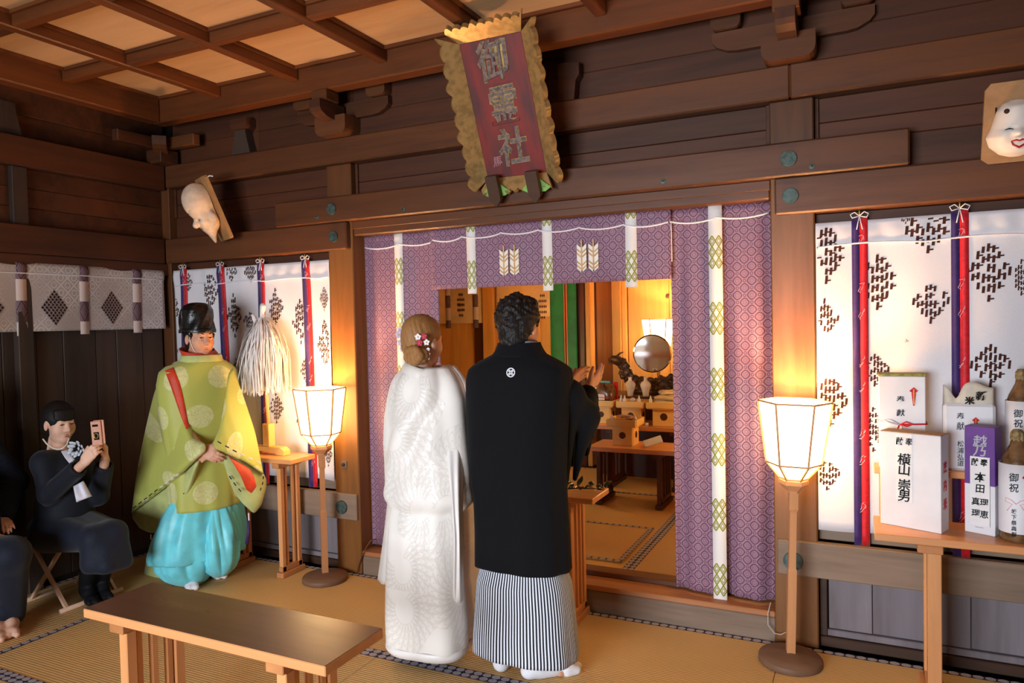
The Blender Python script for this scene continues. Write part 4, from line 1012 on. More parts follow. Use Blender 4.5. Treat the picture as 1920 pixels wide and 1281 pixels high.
# tiered stand behind
sh = empty('step_stand', (.05, 3.60, TZ), 0, 'small wooden step stand at the back of the offering table', 'stand')
MB().box(-.01, .9, -.05, .06, .19, .22, .003).build('shelf', W_TAB, sh)
for x_ in (.01, .36, .85): MB().box(x_, x_+.035, -.03, .05, 0.0005, .1895, .003).build('support', W_TABZ, sh)
SZ = TZ+.2205
# tall gift box with lid and red and white cord
p = onY(1648, 800, 3.56); q = onY(1736, 800, 3.56); W = q[0]-p[0]; h = onY(1690, 700, 3.58)[2]-SZ; D = .085
e = empty('gift_box', (p[0], 3.56, SZ), 0, 'tall white gift box with green lid tied with red and white cord', 'box')
MB().box(0, W, 0, D, 0, h-.012, .003).build('box', M_BOXW, e); MB().box(-.002, W+.002, -.002, D+.002, h-.0115, h, .002).build('lid', M_LIDG, e)
for ch, fz in (('奉', .72), ('献', .58)): vtext('lettering', ch, .033, .0, face_frame(e, W*.47, h*fz), M_INK, e, .0004, .04)
zc = h*.46
MB().tube([(W*.45, -.006, zc), (W*.7, -.005, zc+.003), (W*.995, -.004, zc+.006), (W+.004, .0, zc+.006), (W+.004, D*.95, zc+.01)], .0035, 6).build('red_cord', M_RED, e, True)
MB().tube([(W*.45, -.006, zc), (W*.2, -.005, zc+.008), (W*.003, -.004, zc+.012), (-.004, .0, zc+.01), (-.004, D*.95, zc+.01)], .0035, 6).build('white_cord', M_CORD, e, True)
MB().tube([(W*.45, -.008, zc), (W*.58, -.012, zc+.014), (W*.74, -.01, zc+.004), (W*.6, -.01, zc-.006), (W*.45, -.008, zc)], .003, 6).build('red_loop', M_RED, e, True)
MB().tube([(W*.45, -.008, zc), (W*.25, -.012, zc+.02), (W*.1, -.01, zc+.02), (W*.25, -.01, zc+.004), (W*.45, -.008, zc)], .003, 6).build('white_loop', M_CORD, e, True)
MB().tube([(W*.44, -.007, zc), (W*.38, -.008, zc-.03), (W*.33, -.005, zc-.075)], .003, 6).build('red_tail', M_RED, e, True); MB().tube([(W*.48, -.007, zc), (W*.5, -.008, zc-.035), (W*.52, -.005, zc-.08)], .003, 6).build('white_tail', M_CORD, e, True)
def noshi(parent, x, z, s, Mx):
    g = MB().prism([(0, .024*s), (.017*s, .008*s), (0, -.006*s), (-.017*s, .008*s)], lambda p: (p[0], p[1], .0004), lambda p: (p[0], p[1], .0012)).xf(Mx @ Matrix.Translation((x, z, 0))).build('noshi_top', M_RED, parent)
    MB().prism([(-.009*s, .004*s), (.009*s, .004*s), (.003*s, -.05*s), (-.003*s, -.05*s)], lambda p: (p[0], p[1], .0006), lambda p: (p[0], p[1], .0014)).xf(Mx @ Matrix.Translation((x, z-.006*s, 0))).build('noshi_fold', M_PRED, parent); MB().box(-.002*s, .002*s, -.05*s, .015*s, .0015, .002).xf(Mx @ Matrix.Translation((x, z, 0))).build('noshi_gold', M_GOLD, parent)
noshi(e, W*.75, h*.80, 1.0, face_frame(e, 0, 0))
# rice sack in a paper sleeve, behind
p = onY(1769, 880, 3.57); q = onY(1868, 880, 3.57); W = q[0]-p[0]; hs = onY(1820, 722, 3.58)[2]-SZ; hp = onY(1820, 757, 3.58)[2]-SZ
e = empty('rice_sack', ((p[0]+q[0])/2, 3.60, SZ), 0, 'translucent rice sack in a white paper sleeve behind the violet box', 'sack')
MB().box(-W*.5, W*.5, -.032, .032, 0, hp, .012).build('sleeve', M_BOXW, e)
P = []
for i in range(9):
    t = i/8; row = []
    for j in range(21):
        u = -1+2*j/20; top_ = hs+.012*sin(u*4+1)-(.05*math.exp(-((u+.48)/.2)**2)); z_ = hp*.85+(top_-hp*.85)*t
        row.append((u*W*.5*(1-.02*t), -.03*(1-t*.75)*(1-u*u)**.4, z_))
    P.append(row)
o = MB().grid(P).build('sack_mouth', M_SACK, e, True); s_ = o.modifiers.new('thickness', 'SOLIDIFY'); s_.thickness = .012
vtext('lettering', '新', .04, 0, face_frame(e, W*.22, hp+.032, .034), M_INK, e, .001, .05); vtext('lettering', '米', .034, 0, face_frame(e, W*.0, hp+.012, .037), M_INK, e, .0012)
for ch, fz in (('奉', .80), ('献', .66)): vtext('lettering', ch, .036, .0, face_frame(e, -W*.17, hp*fz, .0328), M_INK, e, .0002, .05, .8)
for ch, fz in (('松', .40), ('浦', .30), ('弘', .20), ('道', .11)): vtext('lettering', ch, .028, .0, face_frame(e, -W*.17, hp*fz, .0328), M_INK, e, .0002, .05, .9)
noshi(e, W*.12, hp*.74, .8, face_frame(e, 0, 0, .0325))
# violet sake box, front
a, ex, ey, W, D, h = pxbox((1809, 996), (1866, 1007), (1882, 990), TZ, 797)
D = .075; e = empty('sake_carton', a, math.atan2(ex.y, ex.x), 'tall violet and white sake carton with a name slip', 'box')
hv = h*.54
MB().box(0, W, 0, D, 0, h-hv-.0005, .0015).build('lower_carton', M_BOXW, e); MB().box(0, W, 0, D, h-hv, h, .0015).build('upper_carton', M_VIO, e)
MB().box(W*.19, W*.84, -.0012, -.0003, h*.08, h*.72, 0).build('name_slip', M_WHITE, e); MB().box(W*.835, W*.845, -.0014, -.0003, h*.08, h*.71, 0).build('slip_edge', M_INK, e)
for ch, fz in (('越', .86), ('乃', .77)): vtext('lettering', ch, .05, 0, face_frame(e, W*.52, h*fz), M_SILV, e, .0008, .08)
for ch, dx in (('献', -.0165), ('奉', .0165)): vtext('lettering', ch, .031, .0, face_frame(e, W*.5+dx, h*.665, .0018), M_INK, e, .001, .06, .85)
for ch, fx, fz, sz in (('本', .52, .525, .044), ('田', .52, .42, .038), ('真', .37, .295, .033), ('理', .37, .185, .033), ('理', .65, .295, .033), ('恵', .65, .185, .033)): vtext('lettering', ch, sz, 0, face_frame(e, W*fx, h*fz, .0018), M_INK, e, .0006, .06, .95)
MB().box(W*.35, W*.62, -.001, -.0003, h*.06, h*.0625, 0).build('fine_print', M_INK, e)
# sake bottles in paper
def bottle(px, Y, z, r, hp_, hn, label, chars, tail, sz):
    c = onY(px, 900, Y); e = empty('sake_bottle', (c[0], Y, z), 0, label, 'bottle', 'paper-wrapped sake bottles')
    MB().lathe([(.001, 0), (r*.92, 0), (r*.97, .012), (r*.95, .05), (r*.95, hp_*.95), (r*.8, hp_+.02), (r*.4, hp_+.07), (r*.3, hn-.02), (.001, hn-.02)], n=28, closed=False).build('glass', M_BAG, e, True)
    MB().lathe([(r, .035), (r*1.005, hp_*.5), (r, hp_), (r*.985, hp_), (r*.98, .035)], n=40, closed=False).build('paper_sleeve', M_BOXW, e, True)
    nb = []
    for i in range(13):
        z_ = hp_-.02+(hn-hp_+.02)*i/12; t = i/12; rr = np.interp(t, [0, .35, .62, .68, .75, .95, 1], [r*.66, r*.5, r*.33, r*.3, r*.38, r*.36, r*.22])
        nb.append([(rr*(1+.09*cos(9*a+i*.2))*cos(a), rr*(1+.09*cos(9*a+i*.2))*sin(a), z_) for a in np.linspace(0, 2*pi, 54, endpoint=False)])
    nb.append([(0.001*cos(a), .001*sin(a), hn) for a in np.linspace(0, 2*pi, 54, endpoint=False)])
    MB().grid(nb, None, True).build('neck_wrap', M_NECK, e, True)
    zt_ = hp_-.02+(hn-hp_+.02)*.67; MB().lathe([(r*.35, zt_), (r*.36, zt_+.003), (r*.35, zt_+.006)], n=20, closed=False).build('gold_tie', M_BRASS, e, True)
    ang = math.atan2(-Y, -c[0])
    def cyl(x, zz, off=.0012):                               # local label frame bent round the sleeve
        a = ang+x/r; return Matrix.Translation((cos(a)*(r+off), sin(a)*(r+off), zz)) @ Matrix.Rotation(a+pi/2, 4, 'Z') @ Matrix.Rotation(pi/2, 4, 'X')
    for k, ch in enumerate(chars): vtext('lettering', ch, sz, 0, cyl(-.012, hp_*.83-k*sz*1.12), M_INK, e, .0003, .06, .9)
    for k, ch in enumerate(tail): vtext('lettering', ch, sz*.55, 0, cyl(-.012, hp_*.40-k*sz*.62), M_INK, e, .0003, .06, .9)
    noshi(e, 0, 0, .95, cyl(.028, hp_*.82))
    for s in (-1, 1): MB().tube([tuple(cyl(-.005, hp_*.5).translation)]+[tuple(cyl(-.005+s*d_, hp_*.5+dz_, .0015).translation) for d_, dz_ in ((.015, .014), (.035, .02), (.036, .006), (.012, -.002), (.03, -.03))], .0016, 5).build('printed_cord', M_PINK, e, True)
    return e
M_NECK = plain('crinkled_tan_paper', (150, 128, 88), .7, .25, 0, .35, 60, bump=.4)
hp_ = onY(1900, 868, 3.37)[2]-TZ; hn = onY(1900, 806, 3.37)[2]-TZ
bottle(1908, 3.385, TZ, .063, hp_, hn, 'paper-wrapped sake bottle at the front right of the offering table', '御祝', '坂下祭典部', .036)
hp2 = onY(1915, 752, 3.58)[2]-SZ; bottle(1916, 3.605, SZ, .058, hp2, hp2+.13, 'paper-wrapped sake bottle on the step stand at the right edge', '御祝', '', .036)
# ------------------------------------------------------------------ people: distance-field bodies, lofted robes
class SDF:
    def __init__(s): s.p = []
    def rc(s, a, b, ra, rb, k=.02, sub=False): s.p.append(('c', np.asarray(a, float), np.asarray(b, float), ra, rb, k, sub)); return s
    def el(s, c, r, R=None, k=.02, sub=False): s.p.append(('e', np.asarray(c, float), np.asarray(r, float), np.eye(3) if R is None else R, None, k, sub)); return s
    def mesh(s, name, fine=(), h=.0045, H=.011, pad=.03, origin=(0, 0, 0), noise=None):
        lo = np.full(3, 9e9); hi = -lo
        for q in s.p:
            if q[6]: continue
            if q[0] == 'c': r = max(q[3], q[4]); l = np.minimum(q[1], q[2])-r; g = np.maximum(q[1], q[2])+r
            else: r = q[2].max(); l = q[1]-r; g = q[1]+r
            lo = np.minimum(lo, l); hi = np.maximum(hi, g)
        lo -= pad; hi += pad; ax = []
        for i in range(3):
            c = [lo[i]]
            while c[-1] < hi[i]:
                x = c[-1]; c.append(x+(h if any(a[i]-.012 <= x <= b[i]+.005 for a, b in fine) else H))
            ax.append(np.array(c, np.float32))
        shp = tuple(len(a) for a in ax); F = np.full(shp, .25, np.float32)
        for q in s.p:
            kind, a, b, ra, rb, k, sub = q; m = k*1.6+.035
            if kind == 'c': l = np.minimum(a, b)-max(ra, rb)-m; g = np.maximum(a, b)+max(ra, rb)+m
            else: l = a-b.max()-m; g = a+b.max()+m
            sl = tuple(slice(max(0, int(np.searchsorted(ax[i], l[i]))-1), int(np.searchsorted(ax[i], g[i]))+1) for i in range(3))
            X = ax[0][sl[0]][:, None, None]; Y = ax[1][sl[1]][None, :, None]; Z = ax[2][sl[2]][None, None, :]
            if X.size == 0 or Y.size == 0 or Z.size == 0: continue
            if kind == 'c':
                d = b-a; L = max(1e-9, float(d @ d)); x, y, z = X-a[0], Y-a[1], Z-a[2]
                t = np.clip((x*d[0]+y*d[1]+z*d[2])/L, 0, 1); v = np.sqrt((x-t*d[0])**2+(y-t*d[1])**2+(z-t*d[2])**2)-(ra+(rb-ra)*t)
            else:
                R = ra; x, y, z = X-a[0], Y-a[1], Z-a[2]; k0 = 0; k1 = 0
                for i in range(3): w = x*R[i, 0]+y*R[i, 1]+z*R[i, 2]; k0 = k0+(w/b[i])**2; k1 = k1+(w/b[i]**2)**2
                k0 = np.sqrt(k0); v = k0*(k0-1)/np.maximum(np.sqrt(k1), 1e-6)
            f = F[sl]
            if sub: hh = np.clip(.5-.5*(f+v)/k, 0, 1); F[sl] = f+(-v-f)*hh+k*hh*(1-hh)
            else: hh = np.clip(.5+.5*(f-v)/k, 0, 1); F[sl] = f+(v-f)*hh-k*hh*(1-hh)
        if noise is not None:
            F += noise(ax[0][:, None, None], ax[1][None, :, None], ax[2][None, None, :]).astype(np.float32)
        # surface nets
        S = F < 0; c = [S[i:shp[0]-1+i, j:shp[1]-1+j, k:shp[2]-1+k] for i in (0, 1) for j in (0, 1) for k in (0, 1)]
        al = c[0].copy(); an = c[0].copy()
        for q in c[1:]: al &= q; an |= q
        act = np.argwhere(an & ~al); idx = np.full(tuple(n-1 for n in shp), -1, np.int64); idx[act[:, 0], act[:, 1], act[:, 2]] = np.arange(len(act))
        acc = np.zeros((len(act), 3)); cnt = np.zeros(len(act)); A = [a.astype(float) for a in ax]
        for d in range(3):
            for e1 in (0, 1):
                for e2 in (0, 1):
                    o = [0, 0, 0]; o2 = [d_ for d_ in range(3) if d_ != d]; o[o2[0]] = e1; o[o2[1]] = e2
                    p0 = act+o; p1 = p0.copy(); p1[:, d] += 1
                    f0 = F[p0[:, 0], p0[:, 1], p0[:, 2]].astype(float); f1 = F[p1[:, 0], p1[:, 1], p1[:, 2]].astype(float); cr = (f0 < 0) != (f1 < 0)
                    t = np.where(cr, f0/np.where(cr, f0-f1, 1), 0)
                    P = np.stack([A[i][p0[:, i]] for i in range(3)], 1); Pe = np.stack([A[i][p1[:, i]] for i in range(3)], 1)
                    acc += np.where(cr[:, None], P+(Pe-P)*t[:, None], 0); cnt += cr
        V = acc/np.maximum(cnt, 1)[:, None]; faces = []
        for d in range(3):
            a, b = [(1, 2), (2, 0), (0, 1)][d]
            n_ = [slice(None)]*3; n0 = list(n_); n1 = list(n_); n0[d] = slice(0, -1); n1[d] = slice(1, None)
            ed = np.argwhere(S[tuple(n0)] != S[tuple(n1)]); ok = (ed[:, a] > 0) & (ed[:, b] > 0) & (ed[:, a] < shp[a]-1) & (ed[:, b] < shp[b]-1); ed = ed[ok]
            q = []
            for oa, ob in ((-1, -1), (0, -1), (0, 0), (-1, 0)): w = ed.copy(); w[:, a] += oa; w[:, b] += ob; q.append(idx[w[:, 0], w[:, 1], w[:, 2]])
            q = np.stack(q, 1); fl = S[ed[:, 0], ed[:, 1], ed[:, 2]]; q[~fl] = q[~fl][:, ::-1]; faces.append(q[(q >= 0).all(1)])
        Fq = np.concatenate(faces)
        for _ in range(1):                                   # one light smoothing pass
            s_ = np.zeros_like(V); n_ = np.zeros(len(V))
            for i in range(4):
                np.add.at(s_, Fq[:, i], V[Fq[:, (i+1) % 4]]); np.add.at(n_, Fq[:, i], 1)
            V = V*.5+.5*s_/np.maximum(n_, 1)[:, None]
        V = V-np.asarray(origin)
        me = bpy.data.meshes.new(name); me.vertices.add(len(V)); me.vertices.foreach_set('co', V.ravel().astype(np.float32))
        me.loops.add(len(Fq)*4); me.loops.foreach_set('vertex_index', Fq.ravel().astype(np.int32)); me.polygons.add(len(Fq))
        me.polygons.foreach_set('loop_start', np.arange(0, len(Fq)*4, 4, dtype=np.int32)); me.update(calc_edges=True); me.validate()
        return me
def nrm(v): v = np.asarray(v, float); return v/np.linalg.norm(v)
class Fr:
    """body frame: origin, forward f, up u; p(x, y, z): x to the person's right, y forward, z up"""
    def __init__(s, o, f, u=(0, 0, 1), s_=1.0): s.o = np.asarray(o, float); s.r = nrm(np.cross(f, u)); s.f = nrm(f); s.u = np.cross(s.r, s.f); s.s = s_
    def p(s, x, y, z): return s.o+(s.r*x+s.f*y+s.u*z)*s.s
    def R(s): return np.array([s.r, s.f, s.u])
def head(S, h, ears=True, face=True, nw=.053):
    p, R, k = h.p, h.R(), h.s
    S.el(p(0, -.012, .035), np.array((.076, .096, .086))*k, R, .02).el(p(0, .02, -.035), np.array((.063, .068, .088))*k, R, .03)
    S.rc(p(0, .058, -.098), p(0, .052, -.1), .024*k, .024*k, .03).rc(p(0, -.025, -.07), p(0, -.045, -.19), nw*k, nw*1.1*k, .02)
    if face:
        for s in (-1, 1):
            S.rc(p(s*.036, .05, -.035), p(s*.038, .048, -.03), .027*k, .027*k, .03)
            S.el(p(s*.031, .094, .004), np.array((.02, .016, .012))*k, R, .012, True)
            S.el(p(s*.031, .07, .003), np.array((.017, .0145, .012))*k, R, .006)
            S.rc(p(s*.0115, .094, -.033), p(s*.012, .09, -.034), .0085*k, .0085*k, .008)
        S.rc(p(-.034, .076, .024), p(.034, .076, .024), .0105*k, .0105*k, .016)
        S.rc(p(0, .084, .012), p(0, .104, -.029), .007*k, .0125*k, .012)
        S.rc(p(-.019, .079, -.062), p(.019, .079, -.062), .0065*k, .0065*k, .008).rc(p(-.016, .078, -.073), p(.016, .078, -.073), .007*k, .007*k, .008)
        S.rc(p(-.022, .092, -.0672), p(.022, .092, -.0672), .003*k, .003*k, .004, True)
    if ears:
        for s in (-1, 1): S.el(p(s*.079, -.008, -.012), np.array((.010, .018, .032))*k, R, .008).el(p(s*.088, .0, -.008), np.array((.006, .008, .016))*k, R, .006, True)
def hand(S, w, d, n, t, curl=(.3, .4, .3), spread=.0, k=1.0, thumb=(.6, .75, .25)):
    """w wrist point, d finger direction, n palm normal, t thumb side"""
    w = np.asarray(w, float); d = nrm(d); n = nrm(np.asarray(n)-d*np.dot(n, d)); t = nrm(t-d*np.dot(t, d)-n*np.dot(t, n))
    for i, (off, L) in enumerate(((.030, .068), (.011, .076), (-.009, .071), (-.027, .056))):
        kb = w+(d*(.088-.006*abs(i-1))+t*off)*k; S.rc(w+t*off*.6*k+d*.015*k, kb, .0145*k, .0115*k, .012)
        dd = nrm(d+t*spread*(1.5-i)); q = kb
        for j, (fr, r0, r1) in enumerate(((.45, .0098, .009), (.3, .009, .0082), (.25, .0082, .007))):
            a = curl[j]; nn = n; dd2 = nrm(dd*cos(a)+nn*sin(a)); n = nrm(nn*cos(a)-dd*sin(a)) if j < 2 else nn; dd = dd2
            e = q+dd*L*fr*k; S.rc(q, e, r0*k, r1*k, .0035); q = e
        n = nrm(np.cross(np.cross(d, n), d)) if False else nrm(np.asarray(n0_))if False else n
        d = nrm(d); n = hand.n0
    tb = w+(d*.028+t*.026)*k; td = nrm(d*thumb[0]+t*thumb[1]+n*thumb[2]); m = tb+td*.04*k; e = m+nrm(td+d*.5)*.03*k
    S.rc(w+d*.02*k, tb, .016*k, .014*k, .01).rc(tb, m, .0135*k, .011*k, .008).rc(m, e, .011*k, .008*k, .004)
def hand_(S, w, d, n, t, **kw): hand.n0 = nrm(np.asarray(n)-nrm(d)*np.dot(n, nrm(d))); hand(S, w, d, n, t, **kw)
def skin_mat(name, col, col2):
    m = Mat(name, col, .5, .35); g = m.noise(m.co('Object'), 14, 3); m.color(m.mix(g.step(.3, .75), col, col2))
    m.inp['Subsurface Weight'].default_value = .08; m.inp['Subsurface Radius'].default_value = (.012, .005, .003); return m.m
M_SKIN = skin_mat('skin_warm', (214, 160, 132), (200, 142, 114)); M_SKINF = skin_mat('skin_fair', (228, 184, 160), (216, 166, 142))
def hair_mat(name, a, b, axis):
    m = Mat(name, a, .55, .25); sc_ = [160, 160, 160]; sc_[axis] = 9; g = m.noise(m.co('Object', tuple(sc_)), 1, 3); m.color(m.mix(g, a, b)); m.bump(g, .5, .004); return m.m
M_HAIRB = hair_mat('black_hair', (16, 13, 13), (34, 27, 25), 2); M_HAIRBR = hair_mat('light_brown_hair', (124, 84, 48), (168, 122, 74), 2)
M_TABI = plain('white_tabi', (232, 230, 236), .7, .25, 0, .05, 30)
def loft(name, rows, D, ang, mat, parent, org, ratio=.62, n=80, ex=2.5, nv=60, fold=None, uref=.25, thick=.006, cap=False, tilt=0.):
    """robe whose outline at depth D follows rows (y, x left, x right[, ratio[, depth shift]]); ang: facing angle of the wearer"""
    rows = [tuple(r)+(ratio, 0.)[len(r)-3:] if len(r) < 5 else r for r in rows]
    ys = [r[0] for r in rows]; yy = np.linspace(ys[0], ys[-1], nv); I = lambda k: np.interp(yy, ys, [r[k] for r in rows])
    xl, xr, ra, ds = I(1), I(2), I(3), I(4)
    f = np.array([cos(ang), sin(ang), 0]); r = np.array([sin(ang), -cos(ang), 0]); cr = np.array([_rt[0], _rt[1], 0]); c_, s_ = r @ cr, f @ cr
    P = []; UV = []
    for i in range(nv):
        Di = D+ds[i]; a = (xr[i]-xl[i])/2*Di/FPX; e = ex
        A = a/math.sqrt(c_*c_+(ra[i]*s_)**2); B = A*ra[i]; c0 = atD((xl[i]+xr[i])/2, yy[i], Di); row = []; uvr = []
        for j in range(n):
            t = 2*pi*j/n; cc, ss = cos(t), sin(t); q = (abs(cc)**e+abs(ss)**e)**(-1/e)
            k = 1+(fold(t, i/(nv-1)) if fold else 0)/max(A, .05)
            row.append(c0+(r*A*cc+f*B*ss)*q*k+np.array([0, 0, tilt*ss*B])-org); uvr.append((t*uref, c0[2]))
        P.append(row); UV.append(uvr)
    P = np.array(P); UV = np.array(UV); P = np.concatenate([P, P[:, :1]], 1); UV = np.concatenate([UV, UV[:, :1]+[[[2*pi*uref, 0]]]], 1)
    mb = MB().grid(P, UV)
    if cap: c = P[0].mean(0); m_ = len(mb.v); mb.add([c], [], [(0, 0)]); mb.f += [(m_, j+1, j) for j in range(n)]
    o = mb.build(name, mat, parent, True)
    if thick: s = o.modifiers.new('thickness', 'SOLIDIFY'); s.thickness = thick; s.offset = -1
    return o
def resample(c, n, smooth=True):
    c = np.asarray(c, float); d = np.r_[0, np.cumsum(np.linalg.norm(np.diff(c[:, :2], axis=0), axis=1))]; t = np.linspace(0, d[-1], n)
    q = np.stack([np.interp(t, d, c[:, i]) for i in range(3)], 1)
    if smooth:
        for _ in range(2): q[1:-1] = (q[:-2]+2*q[1:-1]+q[2:])/4
    return q
def drape(name, top, bottom, left, right, mat, parent, org, bulge=.03, n=28, m=28, edge=.004, fold=None, back=None):
    """closed cloth volume between four outline curves of (px, py, depth); bulges towards and away from the viewer"""
    T, B, L, R = resample(top, n), resample(bottom, n), resample(left, m), resample(right, m)
    u = np.linspace(0, 1, n)[None, :, None]; v = np.linspace(0, 1, m)[:, None, None]
    C = (1-v)*T[None]+v*B[None]+(1-u)*L[:, None]+u*R[:, None]-((1-u)*(1-v)*T[0]+u*(1-v)*T[-1]+(1-u)*v*B[0]+u*v*B[-1])
    P = np.array([[atD(*C[i, j]) for j in range(n)] for i in range(m)])
    w = (1-(2*u-1)**4)*(1-(2*v-1)**4); U, V_ = np.meshgrid(np.linspace(0, 1, n), np.linspace(0, 1, m))
    fo = fold(U, V_)[..., None]*np.sqrt(np.clip(w, 0, 1)) if fold else 0
    away = np.array([-sin(YAW), cos(YAW), 0]); bk = bulge if back is None else back
    Fp = P-away*(edge+bulge*np.sqrt(w)+fo); Bp = P+away*(edge+bk*np.sqrt(w))
    uv = C[..., :2]*(C[..., 2:3]/FPX)*np.array([1, -1])
    mb = MB(); mb.grid(Fp[:, ::-1]-org, uv[:, ::-1]); mb.grid(Bp-org, uv)
    N = n*m; f = []
    for i in range(m-1):                                     # close the rim
        f.append((i*n+n-1, (i+1)*n+n-1, N+(i+1)*n, N+i*n)); f.append((i*n, N+i*n+n-1, N+(i+1)*n+n-1, (i+1)*n))
    for j in range(n-1):
        f.append((j, j+1, N+n-2-j, N+n-1-j)); a = (m-1)*n; f.append((a+j+1, a+j, N+a+n-1-j, N+a+n-2-j))
    mb.f += f
    return fixn(mb.build(name, mat, parent, True))
def foot(S, heel, d, k=1.0):
    heel = np.asarray(heel, float); d = nrm(d); s = np.array([-d[1], d[0], 0]); z = np.array([0, 0, 1.])
    S.rc(heel+z*.04, heel+d*.10*k+z*.055, .034*k, .034*k, .03).rc(heel+d*.06*k+z*.04, heel+d*.17*k+z*.03, .034*k, .028*k, .03)
    S.rc(heel+d*.17*k+s*.014+z*.024, heel+d*.215*k+s*.018+z*.02, .024*k, .017*k, .012).rc(heel+d*.16*k-s*.016+z*.024, heel+d*.2*k-s*.018+z*.02, .026*k, .018*k, .012)
    S.rc(heel+d*.03+z*.06, heel+d*.035+z*.17, .036*k, .04*k, .03)

# ================================================================== groom
GD = 3.246; G0 = np.array([-1.40, 2.92, 0.]); GA = pi/2
S = SDF(); gf = Fr(G0, (0, 1, 0)); hc = atD(974, 611, GD+.01); hh = Fr(hc, nrm((.10, 1, -.06)), (0, .02, 1), 1.0)
head(S, hh); GHH = hh
hips = gf.p(0, -.0, .9); nk = gf.p(.03, -.03, 1.41)
S.rc(nk, gf.p(.02, .0, 1.25), .055, .085, .04).rc(gf.p(-.09, .01, 1.27), gf.p(.12, .01, 1.27), .07, .07, .05).rc(gf.p(0, .02, 1.2), hips, .085, .1, .05)
hw = atD(1101, 728, 3.47); elb = np.array([-1.13, 3.07, 1.17])
shR, shL = gf.p(.18, -.01, 1.36), gf.p(-.17, -.01, 1.36)
S.rc(shR, elb, .05, .042, .03).rc(elb, hw, .04, .027, .02)
hd_ = nrm(atD(1128, 700, 3.53)-hw)
cv_ = -_fw
hand_(S, hw, hd_, nrm(-_rt*1.0+_fw*.35+np.array([0, 0, .1])), nrm(_u2*.8-_rt*.6), curl=(.12, .15, .12), spread=.05, k=.98, thumb=(.75, .6, .3))
hwL = hw+np.array([-.13, .06, -.005]); elL = np.array([-1.72, 3.05, 1.2]); S.rc(shL, elL, .05, .042, .03).rc(elL, hwL, .04, .027, .02)
hand_(S, hwL, nrm(hd_+np.array([.1, 0, .1])), (1, .1, 0), nrm((-.2, -.7, .5)), curl=(.15, .2, .2), k=.98)
hpR, hpL = gf.p(.09, 0, .88), gf.p(-.09, 0, .88); hlR = onZ(990, 1276, .0); hlL = onZ(938, 1262, .0)
for hp, hl in ((hpR, hlR), (hpL, hlL)): S.rc(hp, hl+(0, .03, .48), .09, .055, .04).rc(hl+(0, .03, .48), hl+(0, .03, .1), .055, .038, .03)
foot(S, hlR+(0, .01, 0), (.72, .6, 0), .88); foot(S, hlL+(0, .01, 0), (-.15, 1, 0), .88)
me = S.mesh('person', [(hc-.16, hc+.15), (hw-.09, hw+.2)], .0045, .012, origin=G0)
groom = link('person', me, M_SKIN, None, True, label='man in black crested kimono jacket and striped pleated trousers, seen from behind', cat='person'); groom.location = G0
T_ = SDF(); foot(T_, hlR+(0, .01, 0), (.72, .6, 0), 1.1); foot(T_, hlL+(0, .01, 0), (-.15, 1, 0), 1.1)
link('tabi_socks', T_.mesh('tabi_socks', (), .006, .007, origin=G0), M_TABI, groom, True)
Hs = SDF(); Hs.el(hh.p(0, -.022, .045), (.090, .103, .092), hh.R(), .02).el(hh.p(0, -.05, -.045), (.07, .058, .085), hh.R(), .03)
for s in (-1, 1): Hs.el(hh.p(s*.066, -.02, .02), (.03, .065, .06), hh.R(), .02)
Hs.el(hh.p(0, .02, .10), (.075, .07, .035), hh.R(), .02)
for k in range(420):
    a = rng.uniform(0, 2*pi); el_ = rng.uniform(-.6, 1.5); dv = np.array([cos(a)*cos(el_), sin(a)*cos(el_), sin(el_)])
    b = hh.p(dv[0]*.083, dv[1]*.096-.022, dv[2]*.085+.045); dd = nrm(hh.r*dv[0]+hh.f*(dv[1]*.6-.25)+hh.u*(dv[2]+.3)+rng.normal(0, .35, 3))
    Hs.rc(b, b+dd*rng.uniform(.006, .017), .010, .0035, .008)
for s in (-1, 1): Hs.el(hh.p(s*.095, .012, -.026), (.034, .046, .05), hh.R(), .006, True)
Hs.el(hh.p(0, .10, -.03), (.08, .05, .09), hh.R(), .01, True)
def tuft(X, Y, Z): return .0028*np.sin((X-hc[0])*150+np.sin((Z-hc[2])*95)*1.6)*np.sin((Z-hc[2])*120+(Y-hc[1])*60)+.0012*np.sin((X-hc[0])*420+(Y-hc[1])*300)
link('hair', Hs.mesh('hair', [(hc-.2, hc+.2)], .004, .006, origin=G0, noise=tuft), M_HAIRB, groom, True)
MH = Mat('black_haori_cloth', (20, 20, 24), .9, .12, 0, .03); g = MH.noise(MH.co('Object'), 300, 2); MH.color(MH.mix(g, (11, 11, 13), (20, 20, 24))); MH.bump(g, .1, .001); M_HAORI = MH.m
haori = loft('haori', [(652, 943, 1004, .8), (664, 930, 1018, .75), (674, 912, 1036, .66), (684, 893, 1054, .6), (694, 882, 1066, .56), (712, 878, 1068, .56), (760, 878, 1062, .58), (820, 880, 1058, .6), (880, 884, 1056, .6), (940, 892, 1058, .6), (1000, 895, 1061, .6), (1060, 896, 1064, .6)], GD, GA, M_HAORI, groom, G0, n=96, ex=2.6, cap=True,
    fold=lambda t, v: .006*sin(5*t+1)*v+.004*sin(11*t+v*3)*v)
loft('collar', [(644, 938, 1009, .85), (650, 936, 1011, .85), (660, 932, 1016, .85), (668, 926, 1022, .8)], GD-.005, GA, M_HAORI, haori, G0, ex=2.0, nv=12, thick=.012)
loft('under_collar', [(640, 941, 1005, .9), (650, 939, 1008, .9)], GD, GA, plain('grey_under_collar', (150, 150, 160), .7), haori, G0, ex=2.0, nv=6)
Sl = SDF(); up_ = shR+(.0, 0, .012); mid = (shR+elb)/2; cuff = elb+(hw-elb)*.72
Sl.rc(up_+(-.06, -.0, -.01), mid+(0, 0, .0), .062, .062, .04).rc(mid, elb+(.0, 0, .0), .062, .056, .03).rc(elb, cuff, .056, .046, .02)
